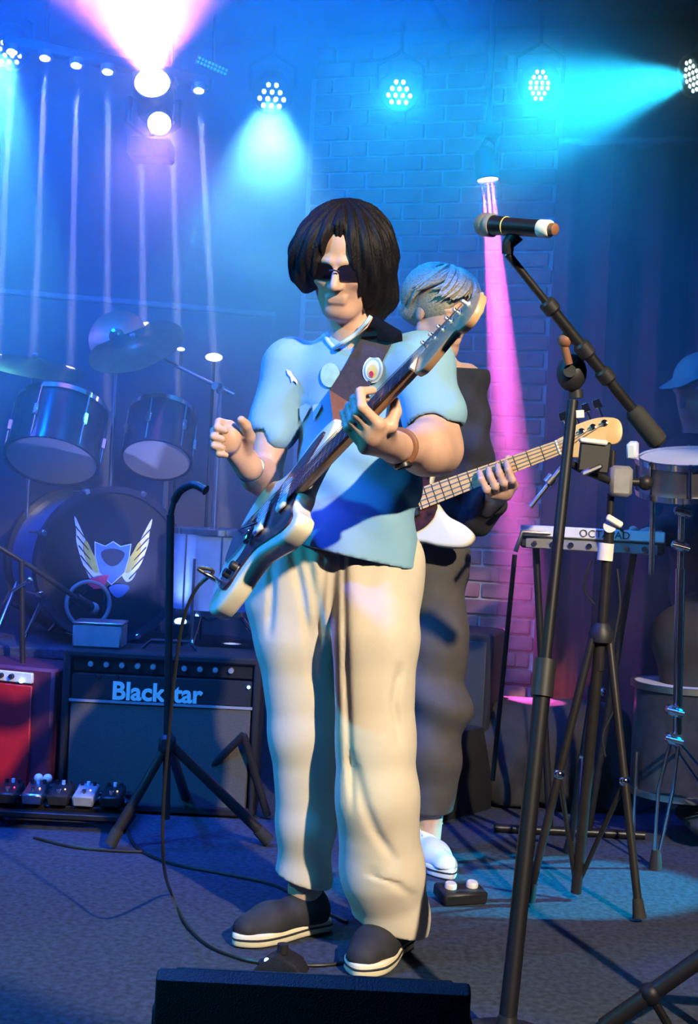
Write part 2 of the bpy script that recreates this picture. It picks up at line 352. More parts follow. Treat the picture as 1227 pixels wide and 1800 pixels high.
# ------------------------------------------------------------------ implicit surfaces (bodies, cloth, hair)
class SDF:
    def __init__(s, lo, hi, h):
        s.lo = np.array(lo, float); s.h = h; s.n = np.ceil((np.array(hi) - s.lo) / h).astype(int) + 1
        s.f = np.full(s.n, 0.5, np.float32)
    def sl(s, lo, hi):
        a = np.clip(np.floor((np.array(lo) - s.lo) / s.h).astype(int), 0, s.n - 1)
        b = np.clip(np.ceil((np.array(hi) - s.lo) / s.h).astype(int) + 1, 1, s.n)
        g = [(s.lo[i] + s.h * np.arange(a[i], b[i])).astype(np.float32) for i in range(3)]
        return (slice(a[0], b[0]), slice(a[1], b[1]), slice(a[2], b[2])), g[0][:, None, None], g[1][None, :, None], g[2][None, None, :]
    def comb(s, sl, d, k, sub=False):
        f = s.f[sl]; d = d.astype(np.float32)
        if sub: f, d = -f, d
        h = np.maximum(k - np.abs(f - d), 0) / max(k, 1e-6)
        r = np.minimum(f, d) - h * h * k * 0.25
        s.f[sl] = -r if sub else r
    def cap(s, a, b, ra, rb=None, k=0.02, sub=False, flat=None):
        a = np.array(a, float); b = np.array(b, float); rb = ra if rb is None else rb
        m = max(ra, rb) * (max(1, flat[1]) if flat else 1) + k + 4 * s.h
        sl, X, Y, Z = s.sl(np.minimum(a, b) - m, np.maximum(a, b) + m)
        if s.f[sl].size == 0: return s
        ab = b - a; L2 = max(ab @ ab, 1e-9)
        px, py, pz = X - a[0], Y - a[1], Z - a[2]
        t = np.clip((px * ab[0] + py * ab[1] + pz * ab[2]) / L2, 0, 1)
        qx, qy, qz = px - t * ab[0], py - t * ab[1], pz - t * ab[2]
        if flat:
            w_ = np.array(V(flat[0]).normalized()); c = qx * w_[0] + qy * w_[1] + qz * w_[2]; g = 1.0 / flat[1] - 1
            qx, qy, qz = qx + c * g * w_[0], qy + c * g * w_[1], qz + c * g * w_[2]
        d = np.sqrt(qx * qx + qy * qy + qz * qz) - (ra + (rb - ra) * t)
        s.comb(sl, d, k, sub); return s
    def ell(s, c, rad, fr=None, k=0.02, sub=False):
        c = np.array(c, float); m = max(rad) + k + 4 * s.h
        sl, X, Y, Z = s.sl(c - m, c + m)
        if s.f[sl].size == 0: return s
        fr = np.array(fr) if fr is not None else np.eye(3)
        px, py, pz = X - c[0], Y - c[1], Z - c[2]
        q = [(px * fr[0, i] + py * fr[1, i] + pz * fr[2, i]) for i in range(3)]
        k0 = np.sqrt(sum((q[i] / rad[i]) ** 2 for i in range(3))); k1 = np.sqrt(sum((q[i] / rad[i] ** 2) ** 2 for i in range(3)))
        d = k0 * (k0 - 1) / np.maximum(k1, 1e-6)
        s.comb(sl, d, k, sub); return s
    def chain(s, pts, rs, k=0.02, flat=None):
        for i in range(len(pts) - 1): s.cap(pts[i], pts[i + 1], rs[i], rs[i + 1], k, flat=flat)
        return s
    def plane(s, o, n, k=0.004):
        """cut away everything on the side n points to"""
        sl, X, Y, Z = s.sl(s.lo, s.lo + s.h * s.n)
        n = V(n).normalized()
        d = ((X - o[0]) * n[0] + (Y - o[1]) * n[1] + (Z - o[2]) * n[2])
        s.f = np.maximum(s.f, d.astype(np.float32)); return s
    def disp(s, fn):
        sl, X, Y, Z = s.sl(s.lo, s.lo + s.h * s.n); s.f += fn(X, Y, Z).astype(np.float32); return s
    def mesh(s, name):
        f = s.f
        f[0], f[-1], f[:, 0], f[:, -1], f[:, :, 0], f[:, :, -1] = .5, .5, .5, .5, .5, .5
        I = f < 0; nx, ny, nz = f.shape
        c = np.zeros((nx - 1, ny - 1, nz - 1), np.uint8)
        for dx in (0, 1):
            for dy in (0, 1):
                for dz in (0, 1): c += I[dx:nx - 1 + dx, dy:ny - 1 + dy, dz:nz - 1 + dz]
        act = (c > 0) & (c < 8); ijk = np.argwhere(act); n = len(ijk)
        idx = np.full(act.shape, -1, np.int32); idx[act] = np.arange(n)
        acc = np.zeros((n, 3)); cnt = np.zeros(n)
        cor = [np.array(q) for q in ((0,0,0),(1,0,0),(0,1,0),(1,1,0),(0,0,1),(1,0,1),(0,1,1),(1,1,1))]
        val = [f[ijk[:, 0] + q[0], ijk[:, 1] + q[1], ijk[:, 2] + q[2]] for q in cor]
        for a, b in ((0,1),(2,3),(4,5),(6,7),(0,2),(1,3),(4,6),(5,7),(0,4),(1,5),(2,6),(3,7)):
            m = (val[a] < 0) != (val[b] < 0)
            t = val[a][m] / (val[a][m] - val[b][m])
            acc[m] += cor[a] + t[:, None] * (cor[b] - cor[a]); cnt[m] += 1
        vs = s.lo + s.h * (ijk + acc / cnt[:, None])
        quads = []
        for ax in range(3):
            o1, o2 = (ax + 1) % 3, (ax + 2) % 3
            sa = [slice(1, -1)] * 3; sb = [slice(1, -1)] * 3; sa[ax] = slice(0, -1); sb[ax] = slice(1, None)
            A, B = I[tuple(sa)], I[tuple(sb)]; e = np.argwhere(A != B)
            if len(e) == 0: continue
            flip = A[e[:, 0], e[:, 1], e[:, 2]]
            base = e.copy(); base[:, o1] += 1; base[:, o2] += 1
            def cell(d1, d2):
                q = base.copy(); q[:, o1] += d1; q[:, o2] += d2; return idx[q[:, 0], q[:, 1], q[:, 2]]
            q = np.stack([cell(-1, -1), cell(0, -1), cell(0, 0), cell(-1, 0)], 1)
            q[~flip] = q[~flip][:, ::-1]; quads.append(q)
        fs = np.concatenate(quads); fs = fs[(fs >= 0).all(1)]
        me = bpy.data.meshes.new(name); me.vertices.add(n); me.vertices.foreach_set('co', vs.astype(np.float32).ravel())
        me.loops.add(len(fs) * 4); me.loops.foreach_set('vertex_index', fs.astype(np.int32).ravel())
        me.polygons.add(len(fs)); me.polygons.foreach_set('loop_start', (np.arange(len(fs)) * 4).astype(np.int32))
        me.polygons.foreach_set('use_smooth', np.ones(len(fs), bool))
        me.update(calc_edges=True); me.validate(); return me
    def build(s, name, material, parent=None): return link_mesh(name, s.mesh(name), material, parent)
def bvh_of(o):
    me = o.data; mw = Matrix.Translation(OFF.get(o.name, V((0, 0, 0))))
    return BVHTree.FromPolygons([mw @ v.co for v in me.vertices], [tuple(p.vertices) for p in me.polygons])
EYE = V((0, 0, HCAM))
def lay(bvh, px, py, off=0.004, dflt=3.0):
    """the point of a built surface behind a pixel, lifted off it"""
    d = (P(px, py, 1.0) - EYE).normalized(); h = bvh.ray_cast(EYE, d)
    if h[0] is None: return P(px, py, dflt), V((0, -1, 0))
    n = h[1] if h[1].dot(d) < 0 else -h[1]
    return h[0] + n * off, n
# ================================================================== THE SETTING
YAW = R(17); ZC = 3.10
U = V((math.cos(YAW), -math.sin(YAW), 0)); NW = V((-math.sin(YAW), -math.cos(YAW), 0))   # along / out of the back wall
W0 = V((0.575, 5.62, 0))
WALLM = fm3(U, (0, 0, 1), NW)
tag(MB().box((0, 4.0, -0.05), (9.5, 8.6, 0.1)).build('floor', 'carpet', smooth=False), 'dark grey carpeted stage floor', None, kind='structure')
wb = tag(MB().box(W0 - NW * 0.12 + V((0, 0, 1.5)), (9, 0.2, 3.3), fm3(U, -NW, (0, 0, 1))).build('wall_back', 'wall', smooth=False),
         'dark back wall of the stage with a strip of bare brick', None, kind='structure')
ce = tag(MB().box(W0 + NW * 1.7 + V((0, 0, ZC + 0.08)), (9, 4.0, 0.1), fm3(U, -NW, (0, 0, 1))).build('ceiling', 'wall', smooth=False), 'low panelled ceiling lit blue', None, kind='structure')
pm = None
for i in range(-3, 4):
    for j in range(0, 3):
        c = W0 + U * (i * 1.22 + 0.35) + NW * (j * 1.22 + 0.62)
        if pm is None: pm = MB().box((0, 0, 0), (1.19, 1.19, 0.03), fm3(U, -NW, (0, 0, 1)), 0.006).mesh('ceiling_panel')
        link_mesh('ceiling_panel', pm, 'ceiling', ce, shift=False, loc=(c.x, c.y, ZC))
# bare brick pier: one object per brick, mortar recessed
WP = W0 - U * 0.305
mo = MB().box(WP - U * 0.0 + NW * 0.012 + V((0, 0, 1.45)), (1.10, 0.04, 2.9), fm3(U, -NW, (0, 0, 1))).build('mortar', 'mortar', wb, smooth=False)
BL, BH, JT = 0.168, 0.069, 0.011
bms = [MB().box((0, 0, 0), (BL - JT, 0.05, BH - JT), fm3(U, -NW, (0, 0, 1)), 0.004).mesh('brick') for _ in range(1)]
half = MB().box((0, 0, 0), (BL / 2 - JT, 0.05, BH - JT), fm3(U, -NW, (0, 0, 1)), 0.004).mesh('brick')
bms2 = bms[0].copy(); half2 = half.copy()
rb = random.Random(3)
for r_ in range(3, 44):
    z = r_ * BH + BH / 2
    for i in range(-3, 4):
        odd = r_ % 2; x0 = -0.53 + (i + 3) * BL - (BL / 2 if odd else 0)
        xa, xb = max(x0, -0.53), min(x0 + BL, 0.53 + 0.001)
        if xb - xa < 0.05: continue
        fullb = xb - xa > BL * 0.8
        alt = rb.random() < 0.4
        me = (bms2 if alt else bms[0]) if fullb else (half2 if alt else half)
        c = WP + U * ((xa + xb) / 2 if fullb else ((xa + BL / 4) if xa <= -0.529 else (xb - BL / 4))) + NW * (0.022 + rb.uniform(-0.004, 0.004)) + V((0, 0, z))
        link_mesh('brick', me, 'brick2' if alt else 'brick', wb, shift=False, loc=c)
# low partition behind the drums and the drum riser
pa, pb = P(-60, 512, 5.50), P(478, 560, 5.84)
dirp = V((pb.x - pa.x, pb.y - pa.y, 0)); lp = dirp.length; dirp.normalize(); npn = V((dirp.y, -dirp.x, 0))
zp = (pa.z + pb.z) / 2
wl = MB().box(V(((pa.x + pb.x) / 2, (pa.y + pb.y) / 2, zp / 2)), (lp, 0.05, zp), fm3(dirp, -npn, (0, 0, 1)), 0.006).build('wall_left', 'wall')
tag(wl, 'shoulder-high dark partition behind the drum kit', None, kind='structure')
MB().box(V(((pa.x + pb.x) / 2, (pa.y + pb.y) / 2, zp + 0.012)), (lp + 0.02, 0.075, 0.024), fm3(dirp, -npn, (0, 0, 1)), 0.004).build('cap_rail', 'grey', wl)
# maroon curtain right of the brick
cu = MB(); L_ = []; n = 120
for k in range(n + 1):
    s_ = 0.25 + 2.3 * k / n
    p = W0 + U * s_ + NW * (0.10 + 0.045 * math.sin(k * 0.62) + 0.015 * math.sin(k * 1.7 + 1))
    L_.append(p)
vs = []; fs = []
for k, p in enumerate(L_): vs += [p + V((0, 0, 0.02)), p + V((0, 0, 1.2)), p + V((0, 0, 2.55)), p - NW * 0.02 + V((0, 0, 0.02)), p - NW * 0.02 + V((0, 0, 1.2)), p - NW * 0.02 + V((0, 0, 2.55))]
for k in range(n):
    a, b = k * 6, k * 6 + 6
    fs += [(a, b, b + 1, a + 1), (a + 1, b + 1, b + 2, a + 2), (a + 3, a + 4, b + 4, b + 3), (a + 4, a + 5, b + 5, b + 4), (a + 2, b + 2, b + 5, a + 5), (a, a + 3, b + 3, b)]
fs += [(0, 1, 4, 3), (1, 2, 5, 4), (n * 6, n * 6 + 3, n * 6 + 4, n * 6 + 1), (n * 6 + 1, n * 6 + 4, n * 6 + 5, n * 6 + 2)]
ct = thing('stage_curtain', 'dark maroon pleated curtain hanging right of the brick', 'curtain', W0 + U * 1.5)
cu.add(vs, fs).build('pleated_cloth', 'curtain', ct, ang=80)
MB().cyl(L_[0] + V((0, 0, 2.57)), L_[-1] + V((0, 0, 2.57)), 0.015).build('curtain_rail', 'steel', ct)
# haze hanging over the back of the stage
hz = MB().box((0.1, 5.05, 1.62), (5.6, 3.0, 2.9)).build('haze', None, smooth=False)
hm = bpy.data.materials.new('stage_haze'); hm.use_nodes = True; nt = hm.node_tree; nt.nodes.clear()
out = nd(nt, 'ShaderNodeOutputMaterial'); vs_ = nd(nt, 'ShaderNodeVolumeScatter'); vs_.inputs['Anisotropy'].default_value = 0.25
vs_.inputs['Color'].default_value = (0.95, 0.97, 1, 1)
geo = nd(nt, 'ShaderNodeNewGeometry'); sx = nd(nt, 'ShaderNodeSeparateXYZ'); nt.links.new(geo.outputs['Position'], sx.inputs[0])
mr = nd(nt, 'ShaderNodeMapRange', interpolation_type='SMOOTHSTEP'); mr.inputs['From Min'].default_value = 0.25; mr.inputs['From Max'].default_value = 2.0
mr.inputs['To Min'].default_value = 0.02; mr.inputs['To Max'].default_value = 0.55
nt.links.new(sx.outputs['Z'], mr.inputs['Value'])
mr2 = nd(nt, 'ShaderNodeMapRange', interpolation_type='SMOOTHSTEP'); mr2.inputs['From Min'].default_value = 3.6; mr2.inputs['From Max'].default_value = 4.7
nt.links.new(sx.outputs['Y'], mr2.inputs['Value'])
nz = nd(nt, 'ShaderNodeTexNoise'); nz.inputs['Scale'].default_value = 1.6; nz.inputs['Detail'].default_value = 3.5; nz.inputs['Distortion'].default_value = 0.6
nt.links.new(geo.outputs['Position'], nz.inputs['Vector'])
mr3 = nd(nt, 'ShaderNodeMapRange'); mr3.inputs['From Min'].default_value = 0.32; mr3.inputs['From Max'].default_value = 0.7
mr3.inputs['To Min'].default_value = 0.45; mr3.inputs['To Max'].default_value = 1.5
nt.links.new(nz.outputs['Fac'], mr3.inputs['Value'])
m1 = nd(nt, 'ShaderNodeMath', operation='MULTIPLY'); m2 = nd(nt, 'ShaderNodeMath', operation='MULTIPLY')
nt.links.new(mr.outputs[0], m1.inputs[0]); nt.links.new(mr2.outputs[0], m1.inputs[1])
nt.links.new(m1.outputs[0], m2.inputs[0]); nt.links.new(mr3.outputs[0], m2.inputs[1])
last = m2.outputs[0]
for (pc, r0, r1, amt) in ((P(474, 252, 5.15), .06, .30, 3.2), (P(1170, 250, 4.85), .1, .75, 1.3)):     # thicker puffs of smoke
    dn_ = nd(nt, 'ShaderNodeVectorMath', operation='DISTANCE'); nt.links.new(geo.outputs['Position'], dn_.inputs[0]); dn_.inputs[1].default_value = pc
    mq = nd(nt, 'ShaderNodeMapRange', interpolation_type='SMOOTHSTEP'); mq.inputs['From Min'].default_value = r1; mq.inputs['From Max'].default_value = r0
    mq.inputs['To Min'].default_value = 1.0; mq.inputs['To Max'].default_value = 1.0 + amt
    nt.links.new(dn_.outputs['Value'], mq.inputs['Value']); mm = nd(nt, 'ShaderNodeMath', operation='MULTIPLY')
    nt.links.new(last, mm.inputs[0]); nt.links.new(mq.outputs[0], mm.inputs[1]); last = mm.outputs[0]
nt.links.new(last, vs_.inputs['Density']); nt.links.new(vs_.outputs[0], out.inputs['Volume'])
hz.data.materials.append(hm)
tag(hz, 'blue stage haze drifting over the back of the stage', None, kind='stuff')

# ================================================================== LAMPS
led_me = MB().lathe([(0.0, 0.006), (0.007, 0.005), (0.0105, 0.002), (0.0115, 0.0)], (0, 0, 0), (0, 0, 1), 12).mesh('led_lens')
def par_can(px, py, d, aim, label, rows, pitch=0.030, rad=0.085, roll=0.0, stretch=1.0, power=0, ang=30, blend=0.35, col=CYAN, lm='ledcyan', lsz=1.0, hang=True):
    c = P(px, py, d); ax = (V(aim) - c).normalized(); fr = frame(ax) @ Matrix.Rotation(roll, 3, 'Z')
    t = thing('led_par_can', label, 'stage light', c, 'led par cans along the ceiling')
    b = MB().lathe([(rad * .55, -0.16), (rad * .9, -0.13), (rad, -0.06), (rad, 0.012), (rad * .93, 0.012), (rad * .93, -0.004), (0.0, -0.004)], c, ax, 28)
    b.build('housing', 'black', t)
    if hang:
        y = MB(); up = V((0, 0, 1)); side = ax.cross(up).normalized(); k = c - ax * 0.06
        y.tube([k + side * (rad + .01), k + side * (rad + .012) + up * .10, k + up * .16, k - side * (rad + .012) + up * .10, k - side * (rad + .01)], 0.008, 8)
        y.cyl(k + up * 0.16, V((k.x, k.y, ZC - 0.014)), 0.008); y.build('yoke', 'black', t)
    n = len(rows)
    for i, (cnt, sh) in enumerate(rows):
        for k in range(cnt):
            q = fr @ V(((k - (cnt - 1) / 2 + sh) * pitch, ((n - 1) / 2 - i) * pitch * 0.9 * stretch, 0.0))
            o = bpy.data.objects.new('led_lens', led_me); COL.objects.link(o); o.parent = t
            if not led_me.materials: led_me.materials.append(M[lm])
            o.matrix_local = Matrix.Translation(q) @ fr.to_4x4() @ Matrix.Diagonal((lsz, lsz * 1.15, 1, 1))
    if power:
        l = spot('par_beam', c + ax * 0.03, c + ax * 3, col, power, ang, blend, 0.05)
    return t
R12 = [(2, 0), (3, 0), (4, 0), (3, 0)]; R17 = [(2, 0), (3, 0), (4, 0), (4, 0), (3, 0), (2, 0)]
par_can(14, 92, 5.75, P(-90, 330, 5.0), 'par can with pale cyan beam at the far left ceiling edge', R12, 0.032, power=220, ang=42, lsz=.8, col=(0.12, 0.8, 0.85))
par_can(478, 168, 5.68, P(468, 420, 4.7), 'par can throwing a short pale cone of light down', R12, 0.034, power=320, ang=27, blend=0.25, lsz=.85, col=(0.22, 0.85, 0.9))
par_can(702, 162, 5.54, P(690, 330, 4.0), 'par can with twelve clear lamps above the singer', R12, 0.030, power=30, ang=60, lsz=.75)
par_can(948, 150, 5.35, P(960, 300, 4.1), 'par can with a dense cluster of lamps above the microphone', R17, 0.023, power=40, ang=60, lsz=0.62)
par_can(1216, 134, 5.16, P(640, 260, 4.7), 'par can at the right edge with beam sweeping sideways', R17, 0.024, power=430, ang=46, blend=0.8, lsz=0.62)
# thin teal led panel seen edge-on
c0 = P(373, 116, 5.6); sp = thing('strip_light', 'small teal led strip light tilted edge-on near the ceiling', 'stage light', c0)
pu = (P(400, 128, 5.6) - P(346, 104, 5.6)).normalized(); pw = V((0, -0.9, -0.25)); pw = (pw - pu * pw.dot(pu)).normalized(); pv = pw.cross(pu)
pf = fm3(pu, pv, pw)
MB().box(c0 - pw * 0.012, (0.15, 0.04, 0.02), pf, 0.004).build('panel_body', 'black', sp)
for i in range(9):
    for j in range(2):
        MB().sphere(c0 + pu * (i - 4) * 0.0155 + pv * (j - .5) * 0.016, 0.0055, 8, 5).build('led_lens', 'ledteal', sp)
MB().cyl(c0 - pw * 0.02, V((c0.x, c0.y + .02, ZC - .012)), 0.006).build('hanger', 'black', sp)
# bar of narrow beams
bp_ = [(22, 93), (80, 104), (135, 117), (190, 128), (246, 141), (300, 152), (350, 161)]
end = [(0, 520), (62, 545), (124, 640), (188, 700), (252, 560), (314, 620), (378, 640)]
bb = thing('beam_bar', 'ceiling bar of seven narrow white beam lamps over the drums', 'stage light', P(190, 120, 5.35))
p0, p1 = P(5, 84, 5.35), P(372, 160, 5.35)
MB().box((p0 + p1) / 2 + V((0, 0.02, 0.035)), ((p1 - p0).length, 0.06, 0.05), fm3((p1 - p0).normalized(), V((0, 1, 0)), (p1 - p0).normalized().cross(V((0, 1, 0)))), 0.008).build('bar_housing', 'black', bb)
for q in (p0 * .8 + p1 * .2, p0 * .2 + p1 * .8): MB().cyl(q + V((0, .02, .05)), V((q.x, q.y + .02, ZC - 0.012)), 0.008).build('hanger', 'black', bb)
for (a, e) in zip(bp_, end):
    c = P(*a, 5.35); tg = P(*e, 5.25); ax = (tg - c).normalized()
    MB().lathe([(0.030, 0.0), (0.030, 0.03), (0.026, 0.03), (0.026, 0.02), (0, 0.02)], c - ax * 0.03, ax, 18).build('lamp_collar', 'steel', bb)
    MB().sphere(c + ax * 0.0 + V((0, -0.012, 0)), 0.022, 12, 8, (1, 1, .6)).build('lamp_lens', 'ledlilac', bb)
    spot('beam', c + ax * 0.02, tg, (0.62, 0.66, 1.0), 6500, 1.6, 0.3, 0.012)
# pink moving heads
def moving_head(px, py, d, aim, label, rad, power, ang, col, lm, blend=0.3, up=True, lens_r=0.85, name='moving_head', lrad=0.05, offs=(0.0,)):
    c = P(px, py, d); ax = (V(aim) - c).normalized()
    t = thing(name, label, 'stage light', c)
    MB().lathe([(rad * .5, -rad * 2.6), (rad * .95, -rad * 2.2), (rad * 1.05, -rad * 0.6), (rad, 0.01), (rad * .9, 0.012), (rad * .9, 0.0), (0, 0)], c, ax, 24).build('lamp_head', 'black', t)
    MB().lathe([(0.0, rad * .25), (rad * lens_r * .6, rad * .18), (rad * lens_r, 0.004)], c, ax, 24).build('lens', lm, t)
    side = ax.cross(V((0, 0.15, 1))).normalized(); k = c - ax * rad * 1.2; upv = V((0, 0, 1)) if up else V((0, 0, -1))
    MB().tube([k + side * rad * 1.25, k + side * rad * 1.3 + upv * rad * 1.3, k + upv * rad * 2.2, k - side * rad * 1.3 + upv * rad * 1.3, k - side * rad * 1.25], rad * .18, 8).build('yoke', 'black', t)
    MB().box(k + upv * rad * 2.7, (rad * 2.2, rad * 2.0, rad * 1.0), None, 0.01).build('base', 'black', t)
    top = k + upv * rad * 3.1
    MB().cyl(top, V((top.x, top.y, ZC - 0.012)), 0.012).build('hanger', 'black', t)
    for s_ in offs: spot('lamp_beam', c + ax * rad * .3 + side * s_, V(aim) + side * s_ * 2.2, col, power / len(offs), ang, blend, lrad)
    return t
moving_head(268, 148, 5.1, P(215, -330, 3.9), 'moving head blazing white and pink upward at the ceiling', 0.075, 900, 58, (1.0, 0.26, 0.75), 'ledpink', 0.6, up=False, lens_r=0.95)
moving_head(280, 216, 5.15, P(285, 420, 4.0), 'smaller glaring lamp just below the pink moving head', 0.05, 40, 40, (1.0, 0.45, 0.85), 'ledpink', 0.6, lens_r=0.95)
moving_head(857, 312, 5.22, P(938, 1330, 5.05), 'moving head casting a magenta shaft down past the brick', 0.046, 13000, 6.0, (1.0, 0.12, 0.62), 'ledpink', 0.4, lens_r=0.95, lrad=0.005, offs=(-0.028, 0.0, 0.028))
sl_ = MB().sphere(P(857, 224, 5.3), 0.02, 10, 6, (1.2, .6, .5)); ind = thing('indicator_lamp', 'tiny pink lamp above the magenta moving head', 'lamp', P(857, 224, 5.3))
sl_.build('glow_blob', 'ledred', ind); MB().cyl(P(857, 220, 5.32), V((P(857, 220, 5.32).x, 5.32, ZC - .012)), 0.006).build('hanger', 'black', ind)
# ================================================================== THE GUITARIST
# --- guitar frame: u along the neck, v towards the treble side, w out of the face
GE = P(386, 998, 3.03)
_gt = None
for k in range(400):
    dd = 3.0 - 0.002 * k; q = P(832, 538, dd)
    if (q - GE).length >= 0.975: _gt = q; break
GU = (_gt - GE).normalized()
gw = V((-0.82, -0.32, 0.47)); gw = (gw - GU * gw.dot(GU)).normalized(); GV = gw.cross(GU)   # v = w x u
if GV.z > 0: GV = -GV
GF = Matrix((GU, GV, gw)).transposed()
def G(u, v, w_=0.0): return GE + GF @ V((u, v, w_))
gt = thing('electric_guitar', 'cream offset electric guitar with dark pickguard held by the singer', 'guitar', GE)
body2d = catmull([V(p) for p in [(0.018, 0.0), (0.045, -0.085), (0.10, -0.145), (0.165, -0.155), (0.225, -0.122), (0.29, -0.112), (0.36, -0.142), (0.425, -0.146), (0.463, -0.125), (0.452, -0.09), (0.405, -0.055), (0.385, -0.032),
                              (0.372, 0.0), (0.375, 0.032), (0.368, 0.055), (0.385, 0.085), (0.405, 0.112), (0.395, 0.138), (0.345, 0.146), (0.28, 0.125), (0.22, 0.110), (0.175, 0.122), (0.125, 0.152), (0.065, 0.165), (0.015, 0.135), (0.002, 0.07)]], 6, True)
TH = 0.042
MB().prism(body2d, -TH, 0.0, GF, GE, 0.009).build('body', 'cream', gt, ang=50)
pg = catmull([V(p) for p in [(0.045, 0.075), (0.10, 0.128), (0.155, 0.098), (0.21, 0.082), (0.28, 0.100), (0.35, 0.118), (0.378, 0.105), (0.36, 0.06), (0.365, 0.025), (0.365, -0.025), (0.375, -0.06), (0.425, -0.105), (0.40, -0.118), (0.33, -0.098), (0.27, -0.075), (0.21, -0.05), (0.165, -0.045), (0.155, 0.01), (0.135, 0.045), (0.09, 0.06)]], 5, True)
MB().prism(pg, 0.0005, 0.004, GF, GE).build('pickguard', 'tort', gt)
for (u0, lab) in ((0.215, 'bridge'), (0.315, 'neck')):
    pk = MB().box(G(u0, 0.0, 0.009), (0.040, 0.085, 0.012), GF, 0.006).build('pickup', 'white', gt)
    mbp = MB()
    for k in range(6): mbp.cyl(G(u0, -0.026 + 0.0104 * k, 0.014), G(u0, -0.026 + 0.0104 * k, 0.0165), 0.0028, seg=8)
    mbp.build('pole_pieces', 'chrome', pk)
MB().box(G(0.165, 0, 0.012), (0.016, 0.078, 0.010), GF, 0.003).build('bridge', 'chrome', gt)
tp = [(0.03, -0.03), (0.055, -0.045), (0.13, -0.034), (0.14, 0.0), (0.13, 0.034), (0.055, 0.045), (0.03, 0.03)]
MB().prism(catmull([V((p[0] + .005, p[1] - 0.03)) for p in tp], 4, True), 0.0005, 0.004, GF, GE).build('tailpiece', 'steel', gt)
arm_ = MB().tube(catmull([G(0.12, -0.02, 0.01), G(0.145, -0.0, 0.03), G(0.20, 0.035, 0.035), G(0.255, 0.055, 0.03)], 6), 0.003, 8).build('tremolo_arm', 'chrome', gt)
cpl = catmull([V(p) for p in [(0.045, 0.075), (0.075, 0.062), (0.12, 0.075), (0.15, 0.095), (0.12, 0.118), (0.085, 0.118)]], 4, True)
MB().prism(cpl, 0.004, 0.006, GF, GE).build('control_plate', 'steel', gt)
for u0, v0 in ((0.135, 0.088), (0.105, 0.090)):
    MB().lathe([(0.011, 0.006), (0.0105, 0.018), (0.009, 0.020), (0, 0.020)], G(u0, v0, 0), gw, 16).build('knob', 'blackp', gt)
MB().lathe([(0.006, 0.004), (0.006, 0.012), (0.003, 0.012), (0.003, 0.004)], G(0.068, 0.090, 0), gw, 12).build('jack', 'chrome', gt)
for u0, v0 in ((-0.004, 0.0), (0.458, -0.118)): MB().lathe([(0.004, 0), (0.004, 0.008), (0.008, 0.010), (0.008, 0.014), (0, 0.015)], G(u0, v0, -0.02), -GU if u0 < 0 else GU, 12).build('strap_button', 'chrome', gt)
# neck: rounded back, rosewood board, nut
NUT, JOIN = 0.795, 0.36
nm = MB(); vs = []; n = 10
for i in range(13):
    u0 = JOIN + (NUT - JOIN) * i / 12; hw = 0.028 - 0.007 * i / 12; dp = 0.021 - 0.002 * i / 12
    vs += [G(u0, hw * math.cos(a), 0.004 - dp * math.sin(a) * 1.0) for a in [math.pi * k / (n - 1) for k in range(n)]]
fs = []
for i in range(12):
    for k in range(n): fs.append((i * n + k, i * n + (k + 1) % n, (i + 1) * n + (k + 1) % n, (i + 1) * n + k))
fs += [tuple(range(n)), tuple(12 * n + k for k in range(n))]
nm.add(vs, fs).build('neck', 'mapleb', gt)
fbv = [G(JOIN - .03, -.0285, .004), G(JOIN - .03, .0285, .004), G(NUT, .021, .004), G(NUT, -.021, .004)]
fbv += [q + gw * 0.006 for q in fbv]
fb = MB().add(fbv, [(0, 3, 2, 1), (4, 5, 6, 7), (0, 1, 5, 4), (1, 2, 6, 5), (2, 3, 7, 6), (3, 0, 4, 7)]).build('fretboard', 'rosewood', gt, smooth=False)
fr_ = MB()
for k in range(1, 22):
    u0 = NUT - 0.63 * (1 - 2 ** (-k / 12)); hw = 0.021 + 0.0075 * (NUT - u0) / (NUT - JOIN)
    if u0 > JOIN - .03: fr_.cyl(G(u0, -hw, .0102), G(u0, hw, .0102), 0.0012, seg=6)
fr_.build('frets', 'steel', fb)
MB().box(G(NUT + .002, 0, .008), (0.005, 0.042, 0.010), GF).build('nut', 'white', gt)
hs = catmull([V(p) for p in [(NUT, -0.021), (NUT + .02, -0.024), (NUT + .06, -0.042), (NUT + .12, -0.040), (NUT + .17, -0.036), (NUT + .20, -0.018), (NUT + .195, 0.018), (NUT + .175, 0.038), (NUT + .145, 0.034), (NUT + .13, 0.022), (NUT + .10, 0.026), (NUT + .04, 0.040), (NUT + .015, 0.034), (NUT, 0.021)]], 4, True)
hd = MB().prism(hs, -0.014, 0.001, GF, GE, 0.002).build('headstock', 'mapleb', gt, ang=50)
for k in range(6):
    u0 = NUT + 0.032 + 0.026 * k; v0 = -0.026 + 0.001 * k
    tm = MB().lathe([(0.007, 0.0), (0.007, 0.003), (0.004, 0.004), (0.0035, 0.016), (0, 0.016)], G(u0, v0, 0), gw, 12)
    tm.box(G(u0, v0 - 0.005, -0.022), (0.020, 0.024, 0.014), GF, 0.003)
    tm.cyl(G(u0, v0 - 0.01, -0.02), G(u0, -0.055, -0.02), 0.003, seg=8)
    tm.box(G(u0, -0.062, -0.02), (0.016, 0.018, 0.008), GF, 0.003); tm.build('tuner', 'nickel', gt)
for k in range(6):
    v0 = -0.026 + 0.0104 * k; v1 = -0.017 + 0.0068 * k
    MB().tube([G(0.11, v0 * .8 - .03 * .6, 0.008), G(0.165, v0, 0.019), G(NUT, v1, 0.014), G(NUT + 0.032 + 0.026 * k, -0.024, 0.010)], 0.0007, 5).build('string', 'steel', gt)

